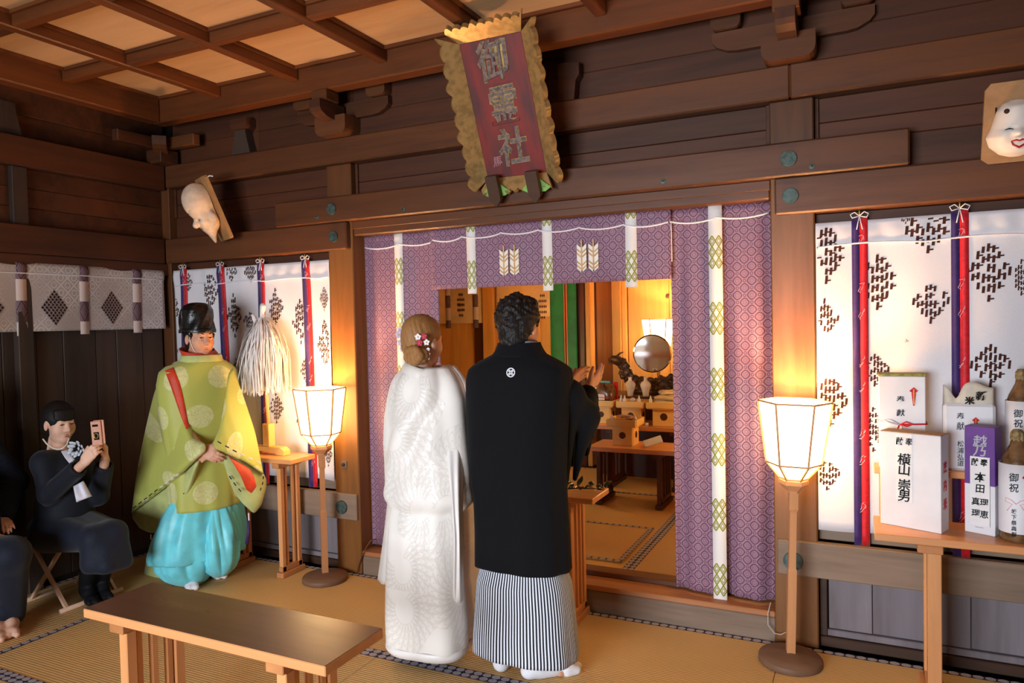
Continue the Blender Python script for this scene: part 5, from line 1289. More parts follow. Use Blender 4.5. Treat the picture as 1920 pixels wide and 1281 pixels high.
for (x_, y_, D_), src, r0 in (((1078, 898, 3.28), elb+(0, 0, -.02), .045), ((1060, 915, 3.22), mid, .05), ((1048, 905, 3.18), mid+(-.05, 0, -.05), .05), ((1100, 852, 3.34), elb+(.01, .02, -.02), .04), ((1121, 769, 3.44), cuff, .035), ((1108, 815, 3.38), cuff+(0, 0, -.02), .035)): Sl.rc(src, atD(x_, y_, D_), r0, .012, .04)
Sl.rc(cuff+(hw-elb)*.1, hw+(hw-elb)*.3, .036, .04, .008, True)
link('sleeve', Sl.mesh('sleeve', (), .006, .008, origin=G0), M_HAORI, haori, True)
drape('sleeve', [(884, 688, 3.3), (900, 678, 3.27), (925, 674, 3.26)], [(893, 958, 3.3), (905, 965, 3.27), (925, 955, 3.27)], [(884, 688, 3.3), (878, 720, 3.34), (877, 780, 3.36), (880, 850, 3.36), (888, 910, 3.34), (893, 958, 3.3)], [(925, 674, 3.26), (930, 760, 3.27), (930, 860, 3.27), (925, 955, 3.27)], M_HAORI, haori, G0, .03)
# round family crest on the back
cp = atD(959, 699, 3.05); 
for Dk in np.arange(2.95, 3.25, .005):
    pass
crest = empty('back_crest'); crest.parent = haori
M_CRW = plain('crest_white', (226, 228, 234), .6, .3)
def crest_at(x, y, D): return np.asarray(atD(x, y, D))-G0
from mathutils.bvhtree import BVHTree
_bv = {}
def surface_hit(o, org, x, y, lift=.004):
    """point where the sight line through a photo pixel meets the cloth o, and the cloth normal there"""
    if o.name not in _bv: _bv[o.name] = BVHTree.FromPolygons([v.co+Vector(org) for v in o.data.vertices], [p.vertices for p in o.data.polygons])
    t_ = _bv[o.name]
    d_ = Vector(ray(x, y)).normalized(); p_, n_, _, _ = t_.ray_cast(Vector(CAMP), d_)
    if p_ is None: return None, None
    if n_.dot(d_) > 0: n_ = -n_
    return np.array(p_)+np.array(n_)*lift, np.array(n_)
cc, cn = surface_hit(haori, G0, 959, 699, .008); cc = cc-G0; cx1 = nrm(np.cross((0, 0, 1), cn)); cz1 = np.cross(cn, cx1)
def ringm(r0, r1, n=36):
    mb = MB(); v = []; 
    for i in range(n):
        a = 2*pi*i/n
        for r in (r0, r1): v.append(cc+cx1*r*cos(a)+cz1*r*sin(a))
    mb.add(v, [(2*i, 2*i+1, 2*((i+1) % n)+1, 2*((i+1) % n)) for i in range(n)]); return mb
o = ringm(.0165, .0205).build('crest_ring', M_CRW, crest); o.modifiers.new('thickness', 'SOLIDIFY').thickness = .003
mb = MB()
for k in range(4):
    a = k*pi/2+pi/4
    for j in (-1, 0, 1):
        ca = cc+cx1*.0085*cos(a)+cz1*.0085*sin(a); t_ = cx1*cos(a)+cz1*sin(a); n2 = -cx1*sin(a)+cz1*cos(a)
        q0 = ca+n2*j*.0036; mb.add([q0-t_*.0065-n2*.0012, q0+t_*.006-n2*.0012, q0+t_*.006+n2*.0012, q0-t_*.0065+n2*.0012], [(0, 1, 2, 3)])
o = mb.build('crest_leaves', M_CRW, crest, kind='stuff'); o.modifiers.new('thickness', 'SOLIDIFY').thickness = .003
def stripes():
    m = Mat('striped_hakama_cloth', (230, 232, 240), .7, .25, 0, .1); u, v = m.uv(); s = (u/.0142).frac()
    m.color(m.mix(s.lt(.52), (222, 226, 238), (16, 18, 28))); return m.m
M_STRIPE = stripes()
def pleat(t, v): return .010*(abs(((t*5/pi) % 1)-.5)-.25)*v*2
loft('hakama', [(1030, 912, 1048, .58), (1065, 905, 1058, .58), (1090, 899, 1066, .62), (1130, 897, 1071, .62), (1180, 894, 1075, .62), (1212, 893, 1078, .62), (1222, 893, 1078, .62)], GD, GA, M_STRIPE, groom, G0, n=160, ex=2.7, fold=pleat, uref=.235, nv=30)
# ================================================================== bride
BD = 3.45; B0 = np.array([-1.885, 2.90, 0.]); BA = pi/2
S = SDF(); bf = Fr(B0, (0, 1, 0)); hc = atD(795, 640, BD); hh = Fr(hc, nrm((.24, 1, -.04)), (0, .02, 1), .95); head(S, hh, nw=.044); BHH = hh
S.rc(bf.p(0, -.02, 1.36), bf.p(0, .0, 1.2), .052, .08, .05).rc(bf.p(-.08, .01, 1.22), bf.p(.08, .01, 1.22), .065, .065, .05).rc(bf.p(0, 0.02, 1.15), bf.p(0, .02, .88), .085, .1, .05)
for s in (-1, 1):
    S.rc(bf.p(s*.12, .02, 1.24), bf.p(s*.15, .08, 1.0), .04, .036, .03).rc(bf.p(s*.15, .08, 1.0), bf.p(s*.05, .2, 1.02), .034, .026, .02)
    hand_(S, bf.p(s*.05, .2, 1.02), nrm((-s*.6, .3, .3)), nrm((-s, -.3, 0)), (0, -.3, 1), curl=(.4, .5, .4), k=.9)
    S.rc(bf.p(s*.08, 0, .86), bf.p(s*.07, .02, .46), .09, .055, .04).rc(bf.p(s*.07, .02, .46), bf.p(s*.07, 0, .1), .052, .036, .03); foot(S, bf.p(s*.07, -.04, 0), (0, 1, 0), .92)
bride = link('person', S.mesh('person', [(hc-.17, hc+.15)], .0045, .012, origin=B0), M_SKINF, None, True, label='woman in a white crane-patterned wedding kimono with flowers in her hair', cat='person'); bride.location = B0
# hair: swept back into a low coiled bun
Hs = SDF(); Hs.el(hh.p(0, -.02, .04), (.084, .104, .092), hh.R(), .02).el(hh.p(0, -.06, -.02), (.072, .06, .07), hh.R(), .03)
bn = hh.p(.05, -.09, -.07); Hs.el(bn, (.062, .05, .045), hh.R(), .012)
for k in range(5):                                           # coils of the bun
    a = k*1.25; Hs.rc(bn+hh.r*.045*cos(a)+hh.u*.03*sin(a)-hh.f*.025, bn+hh.r*.045*cos(a+1)+hh.u*.03*sin(a+1)-hh.f*.03, .02, .017, .006)
Hs.el(hh.p(0, .095, -.03), (.08, .05, .09), hh.R(), .01, True)
for s in (-1, 1): Hs.el(hh.p(s*.085, .02, -.03), (.02, .035, .035), hh.R(), .01, True)
def strands(X, Y, Z): return .0012*np.sin((X-hc[0])*260+(Z-hc[2])*90+np.sin((Y-hc[1])*60)*2)
hair = link('hair', Hs.mesh('hair', [(hc-.2, hc+.2)], .004, .006, origin=B0, noise=strands), M_HAIRBR, bride, True)
M_FW = plain('white_petal', (240, 232, 232), .6, .3, 0, .06); M_FP = plain('pink_petal', (206, 60, 92), .6, .3, 0, .2, 60); M_FL = plain('lilac_petal', (206, 196, 222), .6, .3, 0, .08); M_FY = plain('stamen_yellow', (206, 170, 90), .6)
def flower(px, py, D, r, mat, n=5):
    c = np.asarray(atD(px, py, D))-B0; vw = nrm(-_fw); up = np.array([0, 0, 1.]); a1 = nrm(np.cross(up, vw)); a2 = np.cross(vw, a1)
    g = empty('hair_flower'); g.parent = hair
    for k in range(n):
        a = 2*pi*k/n+.3; d = a1*cos(a)+a2*sin(a); s = -a1*sin(a)+a2*cos(a); P = []
        for i in range(5):
            t = i/4; w = r*.42*sin(pi*min(1, t*.85+.12)); P.append([c+d*r*t-s*w+vw*(.004+.004*t), c+d*r*t+vw*.003, c+d*r*t+s*w+vw*(.004+.004*t)])
        o = MB().grid(P).build('petal', mat, g, True); o.modifiers.new('thickness', 'SOLIDIFY').thickness = .0015
    MB().lathe([(.001, 0), (r*.22, .001), (r*.15, .004), (.001, .005)], n=8, closed=False).xf(frame(c+vw*.004, a1, a2)).build('stamen', M_FY, g)
for px, py, D, r, m_ in ((784, 632, 3.335, .017, M_FW), (795, 631, 3.33, .016, M_FP), (787, 643, 3.325, .017, M_FP), (800, 642, 3.33, .016, M_FW), (803, 655, 3.34, .009, M_FW), (804, 664, 3.34, .009, M_FW), (803, 672, 3.34, .008, M_FW), (748, 628, 3.40, .018, M_FL), (752, 642, 3.40, .018, M_FL), (755, 655, 3.41, .014, M_FL), (750, 618, 3.41, .013, M_FL)): flower(px, py, D, r, m_)
# white satin with raised cranes: fans of feathers around scattered centres
def crane_mat():
    m = Mat('white_crane_satin', (226, 218, 210), .42, .45, 0, .25)
    cmb = m.n('ShaderNodeCombineXYZ'); u, v = m.uv(); m.t.links.new((u*4.0).k, cmb.inputs[0]); m.t.links.new((v*3.3).k, cmb.inputs[1])
    vo = m.n('ShaderNodeTexVoronoi'); vo.voronoi_dimensions = '2D'; vo.inputs['Scale'].default_value = 1; m.t.links.new(cmb.outputs[0], vo.inputs['Vector'])
    cx_, cy_, _ = m.xyz(vo.outputs['Position']); px_, py_, _ = m.xyz(cmb.outputs[0]); dx, dy = px_-cx_, py_-cy_
    rr = (dx*dx+dy*dy).sqrt(); an = dy.atan2(dx); rc, gc, bc = m.xyz(vo.outputs['Color'])
    an2 = an+rc*6.28+rr*.8
    fan = ((an2*26).sin()*.5+.5); tip = (rr*9-(fan*.8)).frac()
    feath = (fan.gt(.22))*(tip.gt(.16)); wing = ((an2*.5).sin().abs()).gt(.38)
    on = wing*(rr.lt(.72))*(rr.gt(.2)); h = on*(.3+feath*.7)
    g = m.noise(m.co('Object'), 250, 2)
    m.color(m.mix(on*(1-feath), (228, 222, 216), (217, 210, 203))); m.rough(.55-h*.22+g*.05); m.bump(h, .75, .004); return m.m
M_CRANE = crane_mat(); M_SATIN = plain('plain_white_satin', (228, 223, 220), .4, .45, 0, .04, 8, sheen=.2); M_SATW = plain('cream_satin', (214, 198, 172), .45, .4, 0, .1, 12)
def kfold(t, v):
    d = .010*sin(4*t+2+v*2)*(.3+v)+.006*sin(9*t-v*4)
    d += .016*math.exp(-((v-.455)/.03)**2)-.012*math.exp(-((v-.50)/.02)**2)
    k = (t-4.6)+(v-.2)*3.2; d += .03*math.exp(-(k/.2)**2)*math.exp(-((v-.2)/.16)**2)-.022*math.exp(-((k-.45)/.2)**2)*math.exp(-((v-.2)/.14)**2)
    k = (t-4.95)+(v-.3)*2.2; d += .018*math.exp(-(k/.16)**2)*math.exp(-((v-.3)/.12)**2)
    return d
kim = loft('kimono', [(690, 768, 850, .8), (697, 756, 856, .78), (706, 746, 864, .74), (720, 738, 871, .70), (745, 731, 878, .66), (780, 725, 880, .66), (830, 723, 884, .68), (880, 726, 888, .7), (930, 731, 886, .72), (960, 735, 872, .76), (1010, 733, 872, .8), (1080, 731, 876, .83), (1150, 731, 884, .84), (1195, 733, 883, .84), (1206, 740, 876, .84)], BD, BA, M_CRANE, bride, B0, n=120, ex=2.3, nv=110, fold=kfold, uref=.2, thick=.012, cap=False)
# padded hem roll
loft('hem_roll', [(1196, 732, 884, .84), (1202, 732, 884, .84), (1209, 737, 879, .84), (1213, 746, 870, .84)], BD, BA, M_SATIN, kim, B0, n=80, ex=2.3, nv=14, fold=lambda t, v: .010*sin(4*t+2+2)+.006*sin(pi*v), thick=.01)
# collars standing away from the nape
for k, (dx, dy, mt, nm) in enumerate(((0, 0, M_CRANE, 'kimono_collar'), (3, -5, M_SATIN, 'under_collar'), (6, -8, M_SATIN, 'inner_collar'))):
    c = [(842-dx, 702+dy, 3.66), (848-dx, 696+dy, 3.54), (838-dx, 698+dy, 3.42), (812, 706+dy, 3.36), (786+dx, 704+dy, 3.34), (766+dx, 696+dy, 3.37), (757+dx, 690+dy, 3.47), (762+dx, 694+dy, 3.6)]
    pts = resample(c, 30); MB().tube([np.asarray(atD(*p))-B0 for p in pts], [.017 if k == 0 else .006]*30, 10, 2.0 if k == 0 else 1.6).build(nm, mt, kim, True)
# hanging sleeves
drape('sleeve', [(733, 800, 3.5), (740, 795, 3.45), (752, 800, 3.4)], [(708, 1086, 3.56), (716, 1096, 3.5), (735, 1094, 3.42), (757, 1080, 3.36)], [(733, 800, 3.5), (731, 900, 3.55), (720, 1000, 3.57), (708, 1086, 3.56)], [(752, 800, 3.4), (757, 900, 3.36), (757, 1000, 3.35), (757, 1080, 3.36)], M_SATIN, kim, B0, .02, fold=lambda U, V: .012*np.sin(U*12)*V)
drape('sleeve', [(836, 790, 3.36), (858, 785, 3.36), (872, 780, 3.40)], [(849, 1122, 3.19), (857, 1131, 3.18), (865, 1130, 3.19), (870, 1122, 3.22)], [(836, 790, 3.36), (840, 880, 3.25), (851, 1000, 3.18), (849, 1122, 3.19)], [(872, 780, 3.40), (872, 850, 3.33), (868, 950, 3.24), (870, 1122, 3.22)], M_SATIN, kim, B0, .014, fold=lambda U, V: .012*np.sin(U*13)*V)
drape('sleeve_lining', [(866, 860, 3.38), (880, 845, 3.45), (888, 850, 3.52)], [(868, 1120, 3.38), (882, 1128, 3.45), (896, 1126, 3.54), (903, 1120, 3.6)], [(866, 860, 3.38), (868, 950, 3.38), (869, 1040, 3.38), (868, 1120, 3.38)], [(888, 850, 3.52), (896, 930, 3.58), (902, 1040, 3.6), (903, 1120, 3.6)], M_CRANE, kim, B0, .016)
# ================================================================== priest
PD = 4.57; P0 = np.array([-3.74, 3.25, 0.]); PA = radians(-22)
fd = np.array([cos(PA), sin(PA), 0]); S = SDF(); pf = Fr(P0, fd)
hc = atD(374, 633.5, PD-.02); ha = radians(-13); hh = Fr(hc, nrm((cos(ha), sin(ha), -.05)), (0, 0, 1), .98); head(S, hh)
S.rc(hc+(0, 0, -.14), pf.p(0, -.02, 1.2), .055, .09, .05).rc(pf.p(-.1, -.01, 1.22), pf.p(.1, -.01, 1.22), .075, .075, .05).rc(pf.p(0, 0, 1.1), pf.p(0, 0, .85), .1, .12, .05)
hr = atD(378, 843, 4.34); hl = atD(402, 840, 4.34)
for s, w in ((1, hr), (-1, hl)):
    sh = pf.p(s*.13, 0, 1.22); el_ = pf.p(s*.15, .06, .98); S.rc(sh, el_, .045, .04, .03).rc(el_, w, .038, .027, .02)
    S.rc(pf.p(s*.1, 0, .83), pf.p(s*.1, .02, .45), .085, .055, .04).rc(pf.p(s*.1, .02, .45), pf.p(s*.1, 0, .1), .052, .036, .03)
rtv = np.array([_rt[0], _rt[1], 0])
hand_(S, hr, nrm(rtv*.9+np.array([0, 0, -.45])-_fw*.2), nrm(_fw*.9+np.array([0, 0, -.2])), (0, 0, 1), curl=(.25, .45, .3), k=.95, thumb=(.8, .5, .1))
hand_(S, hl, nrm(-rtv*.8+np.array([0, 0, -.5])-_fw*.1), nrm(_fw*.9+np.array([0, 0, -.2])), (0, 0, 1), curl=(.25, .5, .4), k=.95, thumb=(.8, .4, .1))
fR_, fL_ = onZ(367, 1098, 0), onZ(408, 1082, 0)
foot(S, fR_-fd*.13, nrm(fd+(.0, -.25, 0)), .88); foot(S, fL_-fd*.15, fd, .88)
priest = link('person', S.mesh('person', [(hc-.16, hc+.15), (np.minimum(hr, hl)-.07, np.maximum(hr, hl)+.08)], .004, .012, origin=P0), M_SKIN, None, True, label='priest in a green robe with pale roundels, turquoise trousers and black hat', cat='person'); priest.location = P0
T_ = SDF(); foot(T_, fR_-fd*.13, nrm(fd+(.0, -.25, 0)), 1.05); foot(T_, fL_-fd*.15, fd, 1.05); link('tabi_socks', T_.mesh('tabi_socks', (), .006, .007, origin=P0), M_TABI, priest, True)
def facial(h, org, par, brow=M_HAIRB, lip=None, open_=1.0):
    M_EYE = plain('eye_white', (216, 206, 200), .3, .5); M_IRIS = plain('dark_iris', (20, 13, 11), .2, .6)
    for s in (-1, 1):
        L = [h.p(s*(.031+.0155*cos(a)), .0835-.004*abs(cos(a)), .003+.0042*open_*sin(a)) for a in np.linspace(0, 2*pi, 16, endpoint=False)]
        c = h.p(s*.031, .0868, .003); mb = MB().add([q-org for q in L]+[c-org], [(i, (i+1) % 16, 16) for i in range(16)]); mb.build('eye', M_EYE, par)
        mb = MB(); ic = h.p(s*.031+.003, .0858, .003); mb.add([ic-org+(h.r*.0052*cos(a)+h.u*.0040*open_*sin(a))*h.s for a in np.linspace(0, 2*pi, 14, endpoint=False)]+[ic+h.f*.0015-org], [(i, (i+1) % 14, 14) for i in range(14)]); mb.build('iris', M_IRIS, par)
        MB().tube([h.p(s*(.031+t), .0855-.16*abs(t)+.002, .003+.0055*open_-14*t*t*.9)-org for t in np.linspace(-.0165, .0165, 9)], [.0006, .0012, .0016, .0018, .0018, .0018, .0016, .0012, .0006], 6).build('upper_lash', brow, par, True)
        MB().tube([h.p(s*(.014+.037*t), .0885-.016*t*t-.004*t, .026+.006*sin(pi*t*.8))-org for t in np.linspace(0, 1, 8)], [.0015, .003, .0036, .0036, .0034, .003, .0022, .001], 6).build('eyebrow', brow, par, True)
    if lip:
        MB().tube([h.p(t, .0852-9*t*t, -.0625+.0012*cos(t*180))-org for t in np.linspace(-.021, .021, 9)], [.001, .0025, .0035, .004, .0036, .004, .0035, .0025, .001], 6).build('upper_lip', lip, par, True)
        MB().tube([h.p(t, .0852-9*t*t, -.0725+2*t*t)-org for t in np.linspace(-.019, .019, 9)], [.001, .003, .0042, .005, .005, .005, .0042, .003, .001], 6).build('lower_lip', lip, par, True)
M_LIPN = plain('lip_tone', (170, 100, 86), .7, .15); facial(hh, P0, priest, M_HAIRB, M_LIPN, .8)
Hs = SDF(); Hs.el(hh.p(0, -.025, .035), (.082, .094, .09), hh.R(), .02).el(hh.p(0, -.05, -.03), (.07, .055, .07), hh.R(), .02)
for s in (-1, 1): Hs.rc(hh.p(s*.074, .03, .02), hh.p(s*.078, .018, -.012), .012, .008, .01); Hs.el(hh.p(s*.09, .0, -.018), (.025, .026, .038), hh.R(), .008, True)
Hs.el(hh.p(0, .115, -.03), (.085, .075, .10), hh.R(), .008, True)
link('hair', Hs.mesh('hair', [(hc-.2, hc+.2)], .004, .006, origin=P0), M_HAIRB, priest, True)
# lacquered hat
ML = Mat('black_lacquer', (14, 13, 13), .22, .6); g = ML.noise(ML.co('Object'), 45, 4, .6); g2 = ML.noise(ML.co('Object'), 9, 2); ML.bump(g*.6+g2, .7, .008); ML.rough(g*.35+.12); M_LACQ = ML.m
def hatfold(t, v): return .003*sin(3*t+v*5)+.003*sin(7*t+v*9)
hat = loft('hat', [(568.5, 364, 374, .9), (570, 354, 384, 1.0), (574, 345, 391, 1.08), (582, 340, 396, 1.12), (595, 338.5, 399, 1.16), (612, 338.5, 401.5, 1.2), (621, 338.5, 402.5, 1.2)], PD-.02, ha, M_LACQ, priest, P0, n=64, ex=2.0, nv=44, fold=hatfold, cap=True, thick=.004)
loft('hat_brim', [(617, 338, 402.5, 1.2), (620, 337, 403.5, 1.2), (624, 337.5, 403, 1.2)], PD-.02, ha, M_LACQ, hat, P0, n=64, ex=2.0, nv=6, thick=.006)
MB().tube([hh.p(.083, .03, .05)-P0, hh.p(.08, .035, -.02)-P0, hh.p(.066, .045, -.07)-P0, hh.p(.035, .06, -.11)-P0, hh.p(.0, .075, -.125)-P0, hh.p(-.03, .062, -.112)-P0, hh.p(-.06, .05, -.07)-P0, hh.p(-.075, .04, 0)-P0], .0022, 6).build('chin_cord', M_CORD, hat, True)
# green figured robe
def kari():
    m = Mat('green_roundel_silk', (136, 148, 66), .5, .35, 0, .2); u, v = m.uv()
    P = .235; row = (v/P).floor(); uu = (u/P+row*.5+.35).frac()-.5; vv = (v/P).frac()-.5
    r = (uu*uu+vv*vv).sqrt(); disc = r.lt(.30); nse = m.noise(m.co('UV'), 55, 2, .5, 1.5); edge = (nse-.5).abs().lt(.05)
    an = vv.atan2(uu); pet = ((an*3+r*9).sin()).abs().lt(.22)*(r.gt(.05))
    det = (edge.max(pet*.8))*disc
    g = m.noise(m.co('Object'), 200, 2)
    m.color(m.mix(disc*.9-det*.5, m.mix(g, (184, 188, 94), (172, 176, 84)), (216, 212, 158))); m.bump(disc+det*.4, .15, .001); return m.m
M_KARI = kari(); M_KARIP = plain('green_silk_lining', (188, 196, 126), .5, .35, 0, .1, 12, sheen=.2); M_VERM = plain('vermilion_silk', (214, 62, 26), .5, .35, 0, .12, 14, sheen=.2); M_TURQ = plain('turquoise_silk', (116, 224, 238), .4, .4, 0, .12, 9, sheen=.25)
robe = loft('robe', [(672, 348, 408, .9), (677, 340, 412, .85), (685, 325, 422, .7), (696, 315, 430, .62), (720, 312, 434, .6), (770, 315, 434, .62), (820, 322, 432, .66), (860, 328, 434, .7), (905, 330, 436, .72), (948, 332, 438, .74)], PD, PA, M_KARI, priest, P0, n=90, ex=2.3, nv=60, fold=lambda t, v: .006*sin(6*t+v*4)*v+.004*sin(13*t)*v, uref=.2, cap=True)
# the loft's own uv would stretch the roundels; use metres round the front
loft('neck_band', [(666, 345, 409, .95), (672, 343, 411, .95), (678, 342, 412, .95)], PD-.015, PA, M_KARIP, robe, P0, ex=2.0, nv=8, n=60, thick=.010)
loft('inner_collar', [(655, 340, 398, .95), (662, 344, 404, .95), (672, 348, 408, .95)], PD-.005, PA, M_VERM, robe, P0, ex=2.0, nv=8, n=60, thick=.006, tilt=-.25)
sf = lambda U, V: .010*np.sin(U*7+V*3)*V
slL = drape('sleeve', [(306, 704, 4.60), (318, 686, 4.56), (330, 700, 4.50), (348, 780, 4.42), (366, 825, 4.36), (384, 832, 4.30)], [(247, 962, 4.62), (290, 930, 4.5), (335, 895, 4.38), (368, 862, 4.3), (384, 848, 4.29)], [(306, 704, 4.60), (290, 735, 4.64), (272, 810, 4.66), (256, 890, 4.66), (247, 962, 4.62)], [(384, 832, 4.30), (386, 840, 4.29), (384, 848, 4.29)], M_KARI, robe, P0, .05, fold=sf)
drape('sleeve_lower', [(248, 955, 4.66), (290, 928, 4.55), (335, 895, 4.44), (372, 858, 4.36)], [(262, 990, 4.66), (285, 1002, 4.6), (318, 985, 4.5), (345, 950, 4.43), (362, 905, 4.38), (374, 866, 4.35)], [(248, 955, 4.66), (249, 972, 4.67), (262, 990, 4.66)], [(372, 858, 4.36), (374, 862, 4.35), (374, 866, 4.35)], M_KARIP, robe, P0, .022, fold=sf)
drape('sleeve_lining', [(270, 958, 4.62), (310, 925, 4.52)], [(272, 972, 4.6), (300, 962, 4.52)], [(270, 958, 4.62), (268, 965, 4.62), (272, 972, 4.6)], [(310, 925, 4.52), (308, 945, 4.5), (300, 962, 4.52)], M_VERM, robe, P0, .012)
drape('sleeve', [(400, 832, 4.30), (415, 800, 4.36), (424, 740, 4.42), (428, 700, 4.48), (436, 690, 4.52)], [(408, 842, 4.29), (440, 855, 4.34), (470, 872, 4.42), (494, 890, 4.5)], [(400, 832, 4.30), (403, 838, 4.29), (408, 842, 4.29)], [(436, 690, 4.52), (455, 740, 4.54), (478, 810, 4.54), (494, 890, 4.5)], M_KARI, robe, P0, .05, fold=sf)
drape('sleeve_lower', [(412, 846, 4.36), (440, 858, 4.4), (470, 874, 4.46), (494, 888, 4.52)], [(440, 925, 4.42), (456, 945, 4.44), (477, 964, 4.46), (490, 948, 4.5), (499, 915, 4.53)], [(412, 846, 4.36), (420, 870, 4.38), (430, 900, 4.4), (440, 925, 4.42)], [(494, 888, 4.52), (499, 900, 4.53), (499, 915, 4.53)], M_KARIP, robe, P0, .02, fold=sf)
drape('sleeve_lining', [(428, 854, 4.32), (450, 868, 4.36), (468, 880, 4.4)], [(462, 918, 4.35), (472, 925, 4.37), (481, 912, 4.4)], [(428, 854, 4.32), (440, 872, 4.33), (452, 892, 4.34), (462, 918, 4.35)], [(468, 880, 4.4), (476, 895, 4.4), (481, 912, 4.4)], M_VERM, robe, P0, .012)
slv = [o for o in robe.children if o.name.startswith('sleeve')]
def near_hit(x, y, lift):
    c = [surface_hit(o, P0, x, y, lift) for o in [robe]+slv]; c = [h for h in c if h[0] is not None]
    return (min((h[0] for h in c), key=depth) if c else atD(x, y, 4.47))-P0
lq = resample([(309, 690, 0), (322, 728, 0), (337, 772, 0), (349, 806, 0)], 16); rq = resample([(324, 684, 0), (339, 722, 0), (348, 766, 0), (354, 802, 0)], 16)
o = MB().grid([[near_hit(a[0]+(b[0]-a[0])*t, a[1]+(b[1]-a[1])*t, .006) for t in (0, .33, .67, 1)] for a, b in zip(lq, rq)]).build('shoulder_gap', M_VERM, robe, True); o.modifiers.new('thickness', 'SOLIDIFY').thickness = .004
# stitched cords along the sleeve edges, tassels
M_NAVY = plain('navy_cord', (34, 30, 70), .6, .3); M_PUR = plain('purple_tassel', (58, 28, 84), .55, .35)
def edge_dashes(pts, n, mats, r=.0035):
    q = resample(pts, n*2, False)
    for k in range(n):
        MB().tube([np.asarray(atD(*q[2*k]))-P0, np.asarray(atD(*q[2*k+1]))-P0], r, 6).build('stitched_cord', mats(k), robe)
edge_dashes([(250, 953, 4.53), (290, 922, 4.42), (335, 888, 4.30)], 9, lambda k: M_NAVY if k < 5 else M_CORD)
edge_dashes([(408, 828, 4.24), (440, 846, 4.27), (488, 868, 4.41)], 6, lambda k: M_NAVY if k < 3 else M_CORD)
edge_dashes([(312, 964, 4.46), (330, 945, 4.42), (345, 925, 4.38)], 4, lambda k: M_NAVY); edge_dashes([(430, 893, 4.36), (440, 908, 4.37), (452, 922, 4.38)], 3, lambda k: M_NAVY); edge_dashes([(494, 893, 4.46), (493, 905, 4.46), (488, 920, 4.45)], 3, lambda k: M_NAVY)
for pts, m_ in (([(283, 1002, 4.58), (283, 1016, 4.57)], M_CORD), ([(466, 962, 4.44), (467, 978, 4.44)], M_CORD)): MB().tube([np.asarray(atD(*p))-P0 for p in pts], .004, 6).build('tassel_cord', m_, robe)
for pts in ([(282, 1012, 4.57), (284, 1030, 4.57), (287, 1062, 4.57)], [(467, 976, 4.44), (466, 1000, 4.44), (463, 1020, 4.44)]): MB().tube([np.asarray(atD(*p))-P0 for p in pts], [.006, .010, .012], 8).build('tassel', M_PUR, robe, True)
# turquoise bloused trousers: two full legs
def legfold(t, v): return (.014*sin(7*t+v*2.0)+.010*(abs(sin(6*t-v*2.2))**.6-.5)+.005*sin(17*t-v*7))*sin(pi*min(1, v*.85+.12))
hk = loft('trousers', [(925, 338, 436, .66), (960, 320, 440, .66), (1000, 306, 443, .66), (1030, 300, 443, .66), (1040, 302, 441, .66)], PD+.01, PA, M_TURQ, priest, P0, n=110, ex=2.3, nv=30, fold=lambda t, v: legfold(t, v*.6))
loft('trouser_leg', [(955, 335, 375, .6), (1000, 310, 384, .9), (1030, 300, 392, .95), (1060, 300, 394, .95), (1078, 314, 390, .9), (1088, 332, 384, .8), (1093, 345, 378, .7)], PD-.06, PA, M_TURQ, hk, P0, n=80, ex=2.1, nv=30, fold=legfold)
loft('trouser_leg', [(950, 392, 425, .6), (990, 380, 438, .9), (1020, 376, 443, 1.0), (1050, 380, 441, 1.0), (1066, 390, 436, .9), (1074, 398, 428, .8), (1078, 402, 424, .7)], PD-.04, PA, M_TURQ, hk, P0, n=80, ex=2.1, nv=30, fold=legfold)
drape('rear_train', [(288, 1005, 4.78), (300, 1000, 4.74), (320, 1005, 4.7)], [(270, 1086, 4.72), (292, 1093, 4.66), (318, 1088, 4.62)], [(288, 1005, 4.78), (278, 1035, 4.78), (272, 1062, 4.76), (270, 1086, 4.72)], [(320, 1005, 4.7), (322, 1035, 4.68), (320, 1062, 4.65), (318, 1088, 4.62)], M_KARIP, robe, P0, .012)

# ================================================================== seated woman with a phone
WD = 4.30; W0 = onZ(165, 1120, 0)+np.array([-.12, .0, 0]); WA = radians(-4)
fd = np.array([cos(WA), sin(WA), 0]); S = SDF(); wf = Fr(W0, fd)
hc = atD(112, 793, WD); hh = Fr(hc, nrm((cos(radians(-4)), sin(radians(-4)), -.12)), (0, 0, 1), .93); head(S, hh, nw=.043)
nk = atD(112, 838, WD); ch = atD(122, 890, WD); pv = atD(118, 985, WD); sR = atD(82, 866, WD-.13); sL = atD(150, 862, WD+.14)
S.rc(hc+(0, 0, -.1), nk, .04, .042, .02).rc(nk+(0, 0, -.04), ch, .05, .1, .03).rc(sR, sL, .06, .06, .04).rc(ch, pv, .1, .12, .05)
eR = atD(92, 928, 4.14); wR = atD(158, 868, 4.02); eL = atD(185, 930, 4.32); wL = atD(197, 862, 4.16)
S.rc(sR, eR, .045, .038, .03).rc(eR, wR, .036, .024, .02).rc(sL, eL, .045, .038, .03).rc(eL, wL, .036, .024, .02)
hand_(S, wR, nrm(atD(182, 836, 4.0)-wR), nrm(_fw*.9+rtv*.2+(0, 0, .2)), nrm(np.array([0, 0, .9])-rtv*.3), curl=(.35, .7, .5), k=.88, thumb=(.9, .35, .2))
hand_(S, wL, nrm(atD(200, 822, 4.12)-wL), nrm(-rtv*.8-_fw*.4), nrm(-_fw*.8+rtv*.1), curl=(.5, .8, .6), k=.88, thumb=(.8, .3, .4))
ft = []
